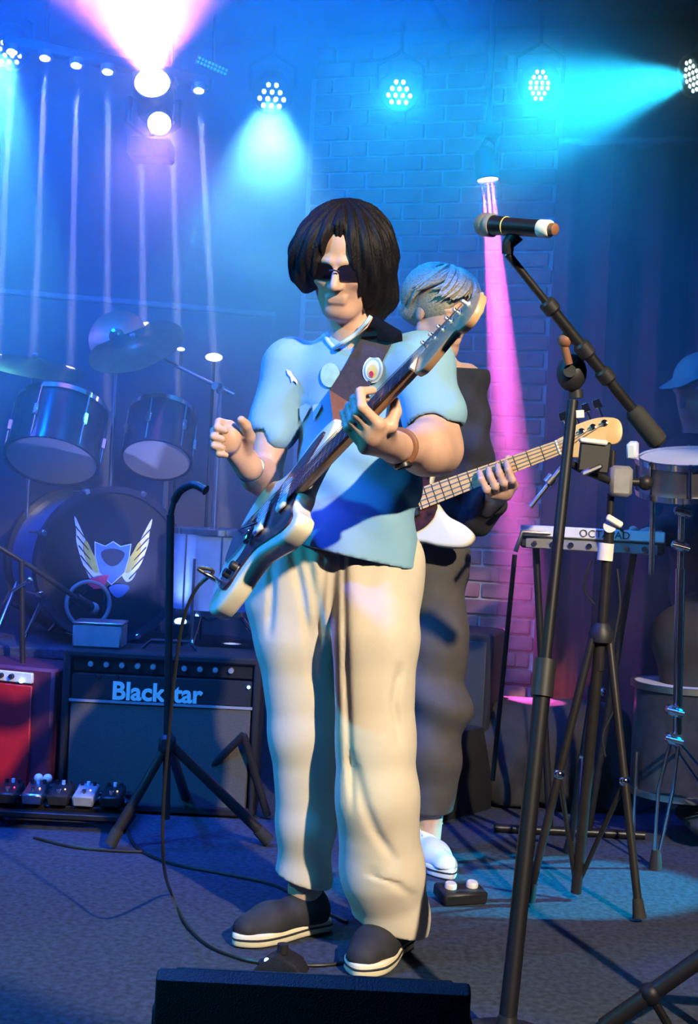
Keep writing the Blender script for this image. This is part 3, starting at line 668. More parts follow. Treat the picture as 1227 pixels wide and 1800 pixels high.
# --- joints
TX = V((0.966, -0.259, 0)); TF = V((-0.259, -0.966, 0)); UP = V((0, 0, 1))       # his left, his front
pel = P(588, 990, 3.24); chest = P(630, 735, 3.24); neckb = P(628, 600, 3.22)
shR, shL = P(503, 640, 3.28), P(752, 632, 3.14)
elR, wrR = P(464, 842, 3.24), P(438, 822, 3.05)
elL, wrL = P(768, 790, 3.06), P(694, 786, 2.80)
haR, haL = P(522, 1010, 3.30), P(648, 1010, 3.24)
knR, anR = P(532, 1290, 3.29), P(535, 1592, 3.33)
knL, anL = P(657, 1300, 3.15), P(688, 1636, 3.22)
hc = P(606, 462, 3.14)
hf = V((-0.20, -0.88, -0.40)).normalized(); hr = hf.cross(V((0.06, 0, 1))).normalized(); hu = hr.cross(hf).normalized()   # face forward, image-left... hr = his right in view
if hr.x < 0: hr = -hr
HF = Matrix((hr, hf, hu)).transposed()
def H(x, y, z): return hc + HF @ V((x, y, z))
man = thing('person', 'singer in sky-blue jersey and cream trousers playing a cream guitar', 'person', V((0.05, 3.22, 0)))
lo = V((-0.42, 2.48, 0.0)); hi = V((0.40, 3.46, 1.80))
b = SDF(lo, hi, 0.0042)
# hidden torso and legs
b.cap(pel, chest, 0.07, 0.08, 0.05); b.cap(chest, neckb, 0.07, 0.05, 0.04); b.cap(chest + UP * .1, shR, .05, .048, .04); b.cap(chest + UP * .1, shL, .05, .048, .04)
b.chain([haR, knR, anR + UP * .04, anR], [.07, .05, .036, .036], .03); b.chain([haL, knL, anL + UP * .04, anL], [.07, .05, .036, .036], .03)
b.cap(haR, haL, .08, .08, .05)
# arms
b.chain([shR, shR.lerp(elR, .5), elR], [.052, .046, .040], .03); b.chain([elR, elR.lerp(wrR, .35), wrR], [.040, .041, .027], .02)
b.chain([shL, shL.lerp(elL, .55), elL], [.060, .057, .047], .03); b.chain([elL, elL.lerp(wrL, .3), wrL], [.047, .047, .031], .06)
# head and neck
b.cap(neckb - UP * .03, H(0, -.03, -.06), .062, .054, .03)
b.ell(H(0, -.012, .035), (.074, .096, .088), HF, .02)
b.ell(H(0, .022, -.035), (.060, .068, .080), HF, .03)
b.ell(H(0, .058, -.098), (.026, .024, .020), HF, .03)
for sx in (-1, 1):
    b.cap(H(.052 * sx, -.01, -.055), H(.018 * sx, .055, -.098), .022, .016, .025)     # jaw
    b.cap(H(.012 * sx, .084, .022), H(.045 * sx, .070, .020), .010, .008, .012)       # brow
    b.ell(H(.040 * sx, .066, -.022), (.020, .018, .016), HF, .02)                     # cheek
    b.ell(H(.032 * sx, .090, .004), (.017, .013, .010), HF, .010, sub=True)           # eye socket
    b.ell(H(.032 * sx, .072, .004), (.012, .012, .011), HF, .004)                     # eyeball
    b.ell(H(.078 * sx, -.008, .0), (.010, .020, .032), HF, .006)                      # ear
b.cap(H(0, .084, .012), H(0, .106, -.030), .008, .011, .008)
for sx in (-1, 1): b.ell(H(.011 * sx, .096, -.034), (.008, .009, .007), HF, .006)
b.cap(H(-.020, .084, -.061), H(.020, .084, -.061), .006, .006, .006); b.cap(H(-.017, .083, -.071), H(.017, .083, -.071), .0065, .0065, .006)
b.cap(H(-.024, .094, -.066), H(.024, .094, -.066), .0022, .0022, .002, sub=True)
# fretting hand: palm under the neck, four fingers over the strings, thumb behind
uh = 0.640
mcp = [G(uh + .030 - .0215 * k, .056 + .002 * k, -.008 - .004 * k) for k in range(4)]
pip = [G(uh + .040 - .022 * k, .050 - .002 * (k == 3), .038 - .003 * k) for k in range(4)]
dip = [G(uh + .043 - .023 * k, .018, .050 - .002 * k) for k in range(4)]
tip = [G(uh + .044 - .023 * k, -.004 + .004 * (k % 2), .026) for k in range(4)]
for k in range(4):
    rr = (.0104, .0107, .0102, .0090)[k]
    b.cap(wrL, mcp[k], .022, .0140, .016)
    b.chain([mcp[k], pip[k], dip[k], tip[k]], [rr * 1.12, rr, rr * .92, rr * .78], .004)
b.cap(wrL, mcp[1].lerp(mcp[2], .5), .026, .018, .02)
thb = wrL.lerp(mcp[0], .45)
b.chain([thb, G(uh + .022, .034, -.036), G(uh + .036, .006, -.034), G(uh + .042, -.012, -.026)], [.018, .0135, .0115, .0095], .008)
# strumming hand: loose fist holding a pick, above the lower bout
for k in range(4):
    rr = (.0098, .0100, .0095, .0085)[k]
    q0 = P((404, 398, 397, 401)[k], (748, 763, 778, 792)[k], 2.985)
    q1 = P((385, 377, 377, 384)[k], (742, 758, 775, 791)[k], 2.955); q2 = P((382, 376, 377, 385)[k], (752, 768, 784, 798)[k], 2.925); q3 = P((396, 391, 391, 397)[k], (757, 772, 787, 800)[k], 2.922)
    b.cap(wrR, q0, .022, .0125, .014); b.chain([q0, q1, q2, q3], [rr * 1.15, rr, rr * .92, rr * .82], .003)
b.cap(P(432, 812, 3.04), P(408, 772, 2.995), .026, .024, .02); b.ell(P(403, 770, 2.965), (.028, .022, .036), None, .012)
b.chain([P(430, 800, 3.02), P(438, 768, 2.98), P(432, 748, 2.95), P(424, 738, 2.935)], [.018, .0140, .0115, .0095], .006)
body = b.build('body', 'skin', man); body['label'] = 'bare head, arms and hands'
# --- jersey
j = SDF(V((-0.36, 2.85, 0.85)), V((0.36, 3.50, 1.56)), 0.005)
jt = P(600, 1010, 3.22)
fl = (TF, 0.66)
hemc = P(606, 985, 3.20)
sR = shR.lerp(elR, .56); sL = shL.lerp(elL, .66)
j.cap(shR + V((.01, 0, -.01)), sR, .068, .060, .022); j.cap(shL + V((-.01, 0, -.01)), sL, .074, .073, .05)
aR_, aL_ = (elR - shR).normalized(), (elL - shL).normalized()
j.cap(sR + aR_ * .02, sR + aR_ * .12, .046, .054, .004, sub=True); j.cap(sL, elL + aL_ * .10, .064, .066, .004, sub=True)
j.cap(chest + V((.008, 0, .08)), chest + V((.008, 0, -.14)), .152, .150, .022, flat=fl); j.cap(chest + V((.008, 0, -.12)), hemc - UP * .22, .150, .166, .03, flat=(TF, .78))
j.cap(shR + V((.03, 0, -.015)), shL + V((-.03, 0, -.015)), .066, .066, .04); j.cap(neckb + UP * -.035, chest + UP * .06, .075, .13, .05, flat=(TF, .75))
nk = neckb + UP * .03
j.cap(nk, H(0, -.03, -.05), .066, .075, .004, sub=True)
j.cap(nk + TF * .05, nk + TF * .11 - UP * .065, .045, .012, .004, sub=True)
hemR, hemL = P(505, 952, 3.15), P(724, 1002, 3.15)
hx = (hemL - hemR).normalized(); hn = V((0, 1, 0)).cross(hx); hn = -hn if hn.z > 0 else hn

def jfold(X, Y, Z):
    d = .0065 * np.sin(40 * (X * .9 + Z * .7) + 3 * np.sin(11 * Z)) * np.clip((1.36 - Z) / .3, 0, 1) + .005 * np.sin(30 * (Z - 1.1 * X) + 1.5 * np.sin(17 * X)) * np.exp(-((Z - 1.18) / .16) ** 2)
    d = d + .006 * np.sin(52 * (Z + .5 * X) + 2 * np.sin(14 * X)) * np.exp(-((X - .19) / .10) ** 2) * np.exp(-((Z - 1.30) / .12) ** 2)
    d = d + .004 * np.sin(46 * (Z - .8 * X)) * np.exp(-((X + .17) / .08) ** 2)
    return d
j.disp(jfold); j.plane(hemR, hn)
jersey = j.build('jersey', 'jersey', man); jersey['label'] = 'sky-blue football jersey'
jb = bvh_of(jersey)
# --- trousers
t = SDF(V((-0.34, 2.95, 0.02)), V((0.30, 3.56, 1.08)), 0.005)
wR_, wL_ = P(520, 968, 3.25), P(672, 985, 3.22)
t.cap(wR_, wL_, .100, .100, .06, flat=(TF, .85)); t.cap(haR + V((-.005, 0, -.06)), haL + V((.0, 0, -.06)), .120, .122, .06, flat=(TF, .9))
t.chain([haR, P(523, 1120, 3.29), knR, P(538, 1450, 3.31), P(534, 1545, 3.33), V((anR.x - .004, anR.y, .02))], [.115, .102, .080, .070, .064, .060], .03)
t.chain([haL, P(655, 1120, 3.17), knL, P(660, 1400, 3.14), P(672, 1530, 3.17), P(690, 1610, 3.21), V((anL.x, anL.y, .01))], [.118, .106, .094, .098, .096, .086, .078], .03)
t.cap(anR + UP * .05, anR - UP * .12, .050, .052, .004, sub=True); t.cap(anL + UP * .03, anL - UP * .12, .066, .070, .004, sub=True)

def xline(pts):
    q = [(P(a, b_, 3.12)) for a, b_ in pts]; zs = np.array([p.z for p in q][::-1]); xs = np.array([p.x for p in q][::-1])
    return lambda Z: np.interp(Z, zs, xs)
creases = [([(572, 960), (566, 1040), (556, 1130), (548, 1200)], .012, .013), ([(604, 960), (605, 1040), (608, 1180), (615, 1330), (620, 1400)], .010, .008),
           ([(512, 965), (528, 1040), (538, 1100), (548, 1160), (556, 1230)], .011, .012), ([(537, 965), (552, 1050), (560, 1130), (566, 1200), (572, 1350)], .012, .012),
           ([(476, 990), (474, 1060), (470, 1110)], .012, .010), ([(590, 970), (584, 1060), (578, 1180), (580, 1300), (580, 1500)], .016, .014),
           ([(700, 1180), (690, 1230), (700, 1290)], .010, .010), ([(620, 1330), (640, 1400), (660, 1450), (690, 1500)], .010, .014), ([(655, 1530), (690, 1540), (722, 1570)], .007, .016)]
def tfold(X, Y, Z):
    d = 0
    front = np.clip((3.26 - Y) / .06, 0, 1)
    for pts, A, wd in creases:
        xl = xline(pts); zt = P(*pts[0], 3.12).z; zb = P(*pts[-1], 3.12).z
        m = np.clip((zt + .03 - Z) / .04, 0, 1) * np.clip((Z - zb + .03) / .06, 0, 1)
        d = d + A * np.exp(-((X - xl(Z)) / wd) ** 2) * m * front
    d = d + .0014 * np.sin(40 * Z + 14 * X) * np.clip((.40 - Z) / .25, 0, 1) + .003 * np.sin(70 * X + 4 * Z) * np.clip((Z - .55) / .4, 0, 1)
    return d
t.disp(tfold); t.plane((-.06, 3.2, .128), (-.26, .05, -1))
# hems: slanted cuts
tr = t.build('trousers', 'trouser', man); tr['label'] = 'wide pleated cream trousers'
# --- hair: centre part, curtains to the jaw
h = SDF(hc - V((.17, .19, .21)), hc + V((.17, .19, .20)), 0.0032)
h.ell(H(0, -.018, .040), (.112, .112, .104), HF, .02)
h.ell(H(-.06, .03, .02), (.058, .058, .075), HF, .03); h.ell(H(.06, .025, .01), (.054, .058, .085), HF, .03)
h.chain([H(-.092, .035, .02), H(-.088, .045, -.03), H(-.080, .05, -.052)], [.034, .024, .008], .02)
h.chain([H(.085, .02, .0), H(.082, .018, -.06), H(.070, .02, -.095)], [.036, .030, .014], .02)
h.chain([H(.062, -.045, .0), H(.075, -.030, -.085), H(.070, -.02, -.125)], [.055, .042, .020], .03); h.chain([H(-.06, -.06, 0), H(-.06, -.055, -.06)], [.055, .03], .03)
h.cap(H(-.03, -.075, -.02), H(.04, -.07, -.09), .05, .04, .03)
h.cap(H(.012, .075, .140), H(.002, .095, .100), .008, .026, .008, sub=True); h.cap(H(.000, .100, .100), H(-.006, .108, .035), .030, .042, .008, sub=True)
h.cap(H(-.004, .112, .035), H(-.002, .105, -.04), .042, .054, .012, sub=True); h.cap(H(-.002, .100, -.04), H(0, .08, -.17), .054, .064, .012, sub=True)
h.cap(H(.012, .0, .155), H(.010, .09, .125), .004, .006, .010, sub=True)
def hfold(X, Y, Z):
    p = [X - hc.x, Y - hc.y, Z - hc.z]
    x = p[0] * hr[0] + p[1] * hr[1] + p[2] * hr[2]; y = p[0] * hf[0] + p[1] * hf[1] + p[2] * hf[2]; z = p[0] * hu[0] + p[1] * hu[1] + p[2] * hu[2]
    th = np.arctan2(np.abs(x) + .01, y + .03)
    return .0032 * np.sin(24 * th + 10 * z + 2 * np.sin(30 * z)) + .0018 * np.sin(61 * th + 22 * z)
h.disp(hfold)
ha = h.build('hair', 'hair', man); ha['label'] = 'dark jaw-length hair parted in the middle'
# glasses, brows
gl = MB()
for sx in (-1, 1):
    oc = [H(sx * (.034 + .030 * math.copysign(abs(math.cos(a)) ** .6, math.cos(a))), .098 - .016 * abs(math.cos(a) * .5 + .5) * 1.0, .000 + .019 * math.sin(a) * abs(math.sin(a) + 1e-6) ** -.3) for a in [2 * math.pi * k / 20 for k in range(20)]]
    n0 = len(oc); gl.add(oc + [q - hf * .003 for q in oc], [tuple(range(n0)), tuple(range(2 * n0 - 1, n0 - 1, -1))] + [(k, (k + 1) % n0, n0 + (k + 1) % n0, n0 + k) for k in range(n0)])
gg = gl.build('dark_glasses', 'lens', man); gg['label'] = 'dark tinted glasses'
MB().tube([H(-.012, .104, .006), H(0, .108, .009), H(.012, .104, .006)], .002, 8).build('bridge_wire', 'black', gg)
for sx in (-1, 1):
    MB().tube([H(sx * .062, .085, .006), H(sx * .078, .05, .008), H(sx * .084, -.01, .006)], .002, 8).build('temple_arm', 'black', gg)
# strap over his left shoulder down to the upper horn (part of the guitar)
sp_c = [(682, 568), (670, 588), (655, 612), (638, 645), (620, 675), (604, 700)]
Ls, Rs, Ns = [], [], []
for i, (a, b_) in enumerate(sp_c):
    d0 = V((sp_c[min(i + 1, 5)][0] - sp_c[max(i - 1, 0)][0], sp_c[min(i + 1, 5)][1] - sp_c[max(i - 1, 0)][1])).normalized(); pr = V((-d0.y, d0.x)) * 27
    pc, nc = lay(jb, a, b_, .006, 3.05)
    l_, _ = lay(jb, a + pr.x, b_ + pr.y, .006, pc.y); r_, _ = lay(jb, a - pr.x, b_ - pr.y, .006, pc.y)
    l_ = l_ if abs(l_.y - pc.y) < .06 else P(a + pr.x, b_ + pr.y, pc.y); r_ = r_ if abs(r_.y - pc.y) < .06 else P(a - pr.x, b_ - pr.y, pc.y)
    Ls.append(l_); Rs.append(r_); Ns.append(nc)
bk = V((.01, .07, -.08)); Ls.insert(0, Ls[0] + V((.004, .03, -.004))); Rs.insert(0, Rs[0] + V((.004, .03, -.004))); Ns.insert(0, V((0, -.5, .8)).normalized())
Ls.insert(0, Ls[0] + bk); Rs.insert(0, Rs[0] + bk); Ns.insert(0, V((0, .7, .7)))
stp = MB().ribbon(Ls, Rs, .004, Ns).build('strap', 'strap', gt)
hornp = G(0.455, -0.118, -0.012)
e1, e2 = Ls[-1], Rs[-1]; mid = (e1 + e2) / 2
tipv = (hornp - mid)
Lt = [e1, e1.lerp(hornp, .55) + (e1 - e2) * .10, hornp + (e1 - e2) * .18]; Rt = [e2, e2.lerp(hornp, .55) + (e2 - e1) * .10, hornp + (e2 - e1) * .18]
MB().ribbon(Lt, Rt, .005, [Ns[-1]] * 3).build('strap_end', 'leather', stp)
# badge, maker's mark and chest print on the jersey
def patch(name, cpx, cpy, rx, ry, material, parent, off, shape=None, rings=3, seg=22, rot=0.0):
    mb = MB(); vs = [lay(jb, cpx, cpy, off)[0]]
    for i in range(1, rings + 1):
        for k in range(seg):
            a = 2 * math.pi * k / seg; x, y = rx * i / rings * math.cos(a), ry * i / rings * math.sin(a)
            x, y = x * math.cos(rot) - y * math.sin(rot), x * math.sin(rot) + y * math.cos(rot)
            vs.append(lay(jb, cpx + x, cpy + y, off)[0])
    fs = [(0, 1 + k, 1 + (k + 1) % seg) for k in range(seg)]
    for i in range(rings - 1):
        for k in range(seg): a, b_ = 1 + i * seg + k, 1 + i * seg + (k + 1) % seg; fs.append((a, a + seg, b_ + seg, b_))
    return mb.add(vs, fs).build(name, material, parent)
def pxshape(name, pts, material, parent, off):
    return MB().add([lay(jb, a, b_, off)[0] for a, b_ in pts], [tuple(range(len(pts)))]).build(name, material, parent)
bd = patch('club_badge', 657, 650, 18, 23, 'pwhite', jersey, .006, rot=.3)
patch('badge_ring', 657, 650, 15, 19.5, 'bsky', bd, .0075, rot=.3); patch('badge_band', 657, 650, 12.5, 16.5, 'pwhite', bd, .009, rot=.3)
patch('badge_shield', 657, 652, 8, 11, 'bgold', bd, .0105, rot=.3); patch('badge_rose', 656, 656, 4, 5, 'pred', bd, .012, rings=1, seg=10)
patch('chest_roundel', 582, 660, 17, 21, 'bgreen', jersey, .005)
pxshape('maker_mark', [(505, 650), (512, 653), (517, 660), (523, 668), (524, 675), (517, 669), (513, 672), (511, 663), (506, 658)], 'pwhite', jersey, .005)
for i, pts in enumerate(([(527, 714), (540, 709), (549, 713), (541, 730), (534, 742), (528, 730)], [(552, 712), (566, 709), (566, 716), (560, 728), (553, 740)])):
    pxshape('chest_print', pts, 'jersey_trim', jersey, .005)
# collar
for pth in ([(571, 590), (578, 601), (588, 613)], [(588, 613), (604, 602), (624, 588), (642, 570), (652, 556)]):
    q = [lay(jb, a, b_, .002, 3.10)[0] for a, b_ in pth]
    for i in range(len(q)):
        if abs(q[i].y - 3.10) > .12: q[i] = P(*pth[i], 3.12)
    MB().tube(catmull(q, 4), .0055, 8).build('collar', 'jersey_trim', jersey)
# watch, bracelet
fa = (wrL - elL).normalized(); wc = wrL - fa * .028
MB().ring(wc, fa, .0365, .007, 26, 8).build('watch_strap', 'leather', man)
wn = (V((-.15, -.75, -.55)) - fa * V((-.15, -.75, -.55)).dot(fa)).normalized()
wt = MB().lathe([(.019, 0), (.020, .004), (.020, .009), (.017, .011), (0, .011)], wc + wn * .034, wn, 20).build('wristwatch', 'black', man)
MB().lathe([(.015, 0), (.015, .001), (0, .001)], wc + wn * .0455, wn, 20).build('watch_face', 'lens', wt)
fa2 = (wrR - elR).normalized(); MB().ring(wrR - fa2 * .005, fa2, .031, .003, 24, 8).build('bracelet', 'steel', man)
# --- shoes
def shoe(anc, toe_dir, ln, name_lab, uppers, soles, parent, laces=None, wd=.046):
    td = V((toe_dir[0], toe_dir[1], 0)).normalized(); sd = V((td.y, -td.x, 0)); base = V((anc.x, anc.y, 0)) - td * .065
    sh_o = [V(p) for p in [(0, -wd * .62), (.0, wd * .62), (.08, wd * .72), (.17, wd * 1.0), (.235, wd * .88), (ln, wd * .1), (.235, -wd * .8), (.17, -wd * .95), (.08, -wd * .72)]]
    fm = fm3(td, sd, td.cross(sd)); fm = fm if fm.col[2].z > 0 else fm3(td, -sd, td.cross(-sd))
    out2 = catmull(sh_o, 5, True)
    up_ = SDF(V((anc.x - .32, anc.y - .32, .02)), V((anc.x + .32, anc.y + .32, .17)), .0045)
    q = lambda a, z: base + td * a + V((0, 0, z))
    up_.cap(q(.045, .055), q(.17, .042), wd * .86, wd * .86, .03); up_.cap(q(.17, .040), q(ln - wd * .85, .034), wd * .88, wd * .74, .03)
    up_.cap(q(.045, .055), q(.062, .10), wd * .80, wd * .76, .03)
    up_.cap(q(.064, .105), q(.070, .20), wd * .60, wd * .66, .006, sub=True); up_.plane(q(0, .030), (0, 0, -1))
    u = up_.build('shoe', uppers, parent)
    s1 = MB().prism(out2, .002, .034, fm, base, .006).build('sole', soles, u, ang=60)
    st = MB().tube([base + fm @ V((p.x * 1.0, p.y * 1.03, .021)) for p in out2], .0024, 6, closed=True).build('sole_stripe', 'shoe', u)
    if laces:
        for k in range(5): MB().cyl(q(.085 + .022 * k, .098 - .009 * k) + fm.col[1] * wd * .42, q(.092 + .022 * k, .098 - .009 * k) - fm.col[1] * wd * .42, .003, seg=6).build('lace', laces, u)
    return u
sR_ = shoe(anR, (-.80, -.62), .275, '', 'shoe', 'sole', man, wd=.052); sL_ = shoe(anL, (-.42, -.91), .275, '', 'shoe', 'sole', man, wd=.056)
for an_ in (anR, anL): MB().tube([V((an_.x, an_.y, .07)), V((an_.x, an_.y, .10)), an_ + UP * .06], [.036, .036, .038], 16).build('sock', 'sock', man)
# ================================================================== THE BASS PLAYER
bas = thing('person', 'bass player with fair hair and charcoal trousers behind the singer', 'person', V((0.22, 4.05, 0)))
BH_ = P(778, 552, 4.06)
bf = V((0.55, -0.78, -0.28)).normalized(); br = bf.cross(V((0, 0, 1))).normalized(); br = br if br.x > 0 else -br; bu = V((0, 0, 0)) + br.cross(bf); bu = bu if bu.z > 0 else -bu
BF = Matrix((br, bf, bu)).transposed()
def K(x, y, z): return BH_ + BF @ V((x, y, z))
# bass guitar frame
BE = P(640, 915, 3.92); BTp = P(1090, 748, 3.78); BU_ = (BTp - BE).normalized()
bw = V((-0.15, -0.97, 0.20)); bw = (bw - BU_ * bw.dot(BU_)).normalized(); BV = bw.cross(BU_); BV = -BV if BV.z > 0 else BV
BG = Matrix((BU_, BV, bw)).transposed(); BLEN = (BTp - BE).length
def GB(u, v, w_=0): return BE + BG @ V((u, v, w_))
bg = thing('bass_guitar', 'cream electric bass with pale maple neck behind the singer', 'bass guitar', BE)
S0 = 0.20
bo = catmull([V((S0 - .31 + p[0], p[1])) for p in [(0, 0), (.02, -.09), (.09, -.16), (.16, -.15), (.23, -.115), (.31, -.14), (.40, -.165), (.455, -.15), (.42, -.11), (.36, -.07), (.335, -.035), (.33, 0), (.335, .035), (.35, .075), (.385, .115), (.40, .155), (.365, .175), (.30, .15), (.24, .115), (.18, .125), (.11, .165), (.04, .13)]], 6, True)
MB().prism(bo, -.042, 0, BG, BE, .010).build('body', 'cream', bg, ang=50)
bpg = catmull([V((S0 - .31 + p[0], p[1])) for p in [(.14, .02), (.20, .08), (.26, .085), (.30, .07), (.32, .05), (.33, .03), (.33, -.04), (.37, -.10), (.33, -.12), (.25, -.07), (.18, -.05)]], 5, True)
MB().prism(bpg, .0005, .004, BG, BE).build('pickguard', 'tort', bg)
for u0 in (-.12, -.05): MB().box(GB(S0 + u0, 0, .009), (.03, .09, .012), BG, .004).build('pickup', 'blackp', bg)
MB().box(GB(S0 - .23, 0, .008), (.05, .08, .012), BG, .003).build('bridge', 'chrome', bg)
NB0, NB1 = S0 - .03, BLEN - .185
vs = []; n = 10
for i in range(9):
    u0 = NB0 + (NB1 - NB0) * i / 8; hw = .031 - .010 * i / 8
    vs += [GB(u0, hw * math.cos(a), .012 - .022 * math.sin(a)) for a in [math.pi * k / (n - 1) for k in range(n)]]
fs = []
for i in range(8):
    for k in range(n): fs.append((i * n + k, i * n + (k + 1) % n, (i + 1) * n + (k + 1) % n, (i + 1) * n + k))
nb = MB().add(vs, fs + [tuple(range(n)), tuple(8 * n + k for k in range(n))]).build('neck', 'maple', bg)
fr_ = MB()
for k in range(1, 21):
    u0 = NB1 - .80 * (1 - 2 ** (-k / 12)); hw = .021 + .010 * (NB1 - u0) / (NB1 - NB0)
    if u0 > NB0: fr_.cyl(GB(u0, -hw, .0125), GB(u0, hw, .0125), .0015, seg=6)
fr_.build('frets', 'tube', nb)
bh2 = catmull([V((NB1 + p[0], p[1])) for p in [(0, -.021), (.03, -.03), (.05, -.045), (.13, -.045), (.185, -.02), (.185, .02), (.16, .045), (.125, .035), (.10, .035), (.05, .045), (.02, .032), (0, .021)]], 4, True)
MB().prism(bh2, -.014, .001, BG, BE, .002).build('headstock', 'maple', bg, ang=50)
MB().box(GB(NB1 + .002, 0, .012), (.005, .043, .010), BG).build('nut', 'white', bg)
for k in range(4):
    u0 = NB1 + .045 + .034 * k
    q = MB().lathe([(.010, 0), (.010, .004), (.006, .005), (.006, .020), (0, .02)], GB(u0, -.022, 0), bw, 12)
    q.cyl(GB(u0, -.03, -.02), GB(u0, -.075, -.02), .004, seg=8); q.box(GB(u0, -.088, -.02), (.024, .028, .006), BG, .002); q.build('tuner', 'chrome', bg)
    MB().tube([GB(S0 - .23, -.027 + .018 * k, .018), GB(NB1, -.015 + .010 * k, .020), GB(u0, -.02, .012)], .0011, 5).build('string', 'steel', bg)
# body
bl = SDF(V((-0.16, 3.62, 0.0)), V((0.58, 4.36, 1.76)), .005)
bpel, bch, bnk = P(735, 985, 4.10), P(755, 760, 4.12), P(768, 640, 4.10)
bsR, bsL = P(690, 675, 4.16), P(818, 668, 4.10)
beL, bwL = P(838, 905, 4.04), P(885, 862, 3.86)
bkL, baL = P(770, 1235, 4.02), P(752, 1480, 4.05); bhL = P(752, 1010, 4.08)
bl.cap(bpel, bch, .08, .08, .05); bl.cap(bch, bnk, .07, .05, .04); bl.cap(bch + UP * .08, bsL, .05, .045, .04); bl.cap(bch + UP * .08, bsR, .05, .045, .04)
bl.chain([bsL, beL, bwL], [.045, .038, .027], .03); bl.chain([bhL, bkL, baL], [.07, .05, .038], .03)
beR, bwR = P(640, 890, 4.18), P(690, 905, 3.93); baR = V((P(680, 1440, 4.25).x, 4.25, .09))
bl.chain([bsR, beR, bwR], [.045, .038, .027], .03); bl.chain([P(690, 1010, 4.15), P(685, 1240, 4.2), baR], [.07, .05, .038], .03)
for k in range(4): bl.chain([bwR, bwR + V((.060, -.015, .014 - .020 * k)), bwR + V((.085, -.012, -.012 - .020 * k)), bwR + V((.080, -.004, -.035 - .018 * k))], [.022, .0125, .0105, .009], .006)
bl.chain([bwR + V((.02, 0, .015)), bwR + V((.045, -.02, .045)), bwR + V((.07, -.02, .05))], [.017, .013, .010], .006)
bl.cap(bnk - UP * .02, K(0, -.02, -.06), .056, .05, .03)
bl.ell(K(0, -.012, .035), (.074, .096, .088), BF, .02); bl.ell(K(0, .022, -.035), (.060, .068, .080), BF, .03); bl.ell(K(0, .058, -.098), (.026, .024, .020), BF, .03)
for sx in (-1, 1):
    bl.cap(K(.052 * sx, -.01, -.055), K(.018 * sx, .055, -.098), .022, .016, .025); bl.cap(K(.012 * sx, .084, .022), K(.045 * sx, .070, .020), .010, .008, .012)
    bl.ell(K(.032 * sx, .090, .004), (.017, .013, .010), BF, .010, sub=True); bl.ell(K(.032 * sx, .072, .004), (.012, .012, .011), BF, .004); bl.ell(K(.078 * sx, -.008, 0), (.010, .020, .032), BF, .006)
bl.cap(K(0, .084, .012), K(0, .106, -.030), .008, .011, .008)
bl.cap(K(-.020, .084, -.061), K(.020, .084, -.061), .006, .006, .006); bl.cap(K(-.017, .083, -.071), K(.017, .083, -.071), .0065, .0065, .006)
ub = S0 + .21
for k in range(4):
    m_ = GB(ub + .036 - .024 * k, .055, -.008); p_ = GB(ub + .040 - .026 * k, .050, .042); d_ = GB(ub + .040 - .027 * k, .018, .055); t_ = GB(ub + .040 - .027 * k, -.008, .032)
    bl.cap(bwL, m_, .022, .014, .016); bl.chain([m_, p_, d_, t_], [.0118, .0108, .0100, .0088], .004)
bl.chain([bwL.lerp(GB(ub, .05, -.01), .5), GB(ub + .03, .03, -.045), GB(ub + .04, -.01, -.040), GB(ub + .045, -.03, -.02)], [.018, .0135, .0115, .010], .008)
bbod = bl.build('body', 'skin', bas)
bt = SDF(V((-0.16, 3.80, 0.80)), V((0.60, 4.36, 1.50)), .0065)
bt.cap(bch + UP * .06, bpel - UP * .10, .15, .15, .06, flat=((0, 1, 0), .7)); bt.cap(bsR, bsL, .07, .07, .06); bt.cap(bnk - UP * .03, bch, .07, .12, .05)
bt.chain([bsL, bsL.lerp(beL, .5), beL, beL.lerp(bwL, .55)], [.066, .062, .056, .044], .03)
bt.chain([bsR, bsR.lerp(beR, .5), beR, beR.lerp(bwR, .55)], [.066, .060, .054, .044], .03)
bt.cap(beR.lerp(bwR, .45), bwR, .034, .05, .003, sub=True); bt.cap(beL.lerp(bwL, .45), bwL, .034, .05, .003, sub=True); bt.cap(bnk + UP * .01, BH_, .06, .06, .004, sub=True)
bt.disp(lambda X, Y, Z: .005 * np.sin(50 * Z + 30 * X) + .003 * np.sin(80 * X - 30 * Z))
bt.build('shirt', 'blackcloth', bas)['label'] = 'black long-sleeved top'
btr = SDF(V((-0.06, 3.80, 0.10)), V((0.50, 4.42, 1.02)), .006)
btr.cap(P(690, 985, 4.12), P(760, 985, 4.08), .115, .115, .05); btr.chain([bhL, P(762, 1120, 4.05), bkL, P(762, 1330, 4.02), baL + UP * .10], [.115, .100, .092, .082, .070], .03)
btr.chain([P(690, 1010, 4.15), P(685, 1240, 4.2), V((baR.x, baR.y, .12))], [.11, .09, .078], .03)
btr.cap(baL + UP * .12, baL - UP * .1, .06, .06, .003, sub=True); btr.plane((0, 0, .155), (0, 0, -1))
btr.disp(lambda X, Y, Z: .007 * np.sin(38 * Z + 16 * X) * np.exp(-((Z - .50) / .13) ** 2) * 1.6 + .004 * np.sin(26 * Z - 20 * X))
btr.build('trousers', 'darktrouser', bas)['label'] = 'charcoal baggy trousers'
bhr = SDF(BH_ - V((.22, .2, .22)), BH_ + V((.2, .2, .2)), .005)
bhr.ell(K(0, -.02, .042), (.095, .112, .090), BF, .02)
bhr.cap(K(-.05, -.08, 0), K(.05, -.08, -.05), .05, .04, .03); bhr.cap(K(.0, .125, .02), K(0, .10, -.15), .055, .070, .012, sub=True)
hcap = bhr.build('hair', 'blond', bas); hcap['label'] = 'tousled fair hair'
lk = MB(); rl_ = random.Random(11)
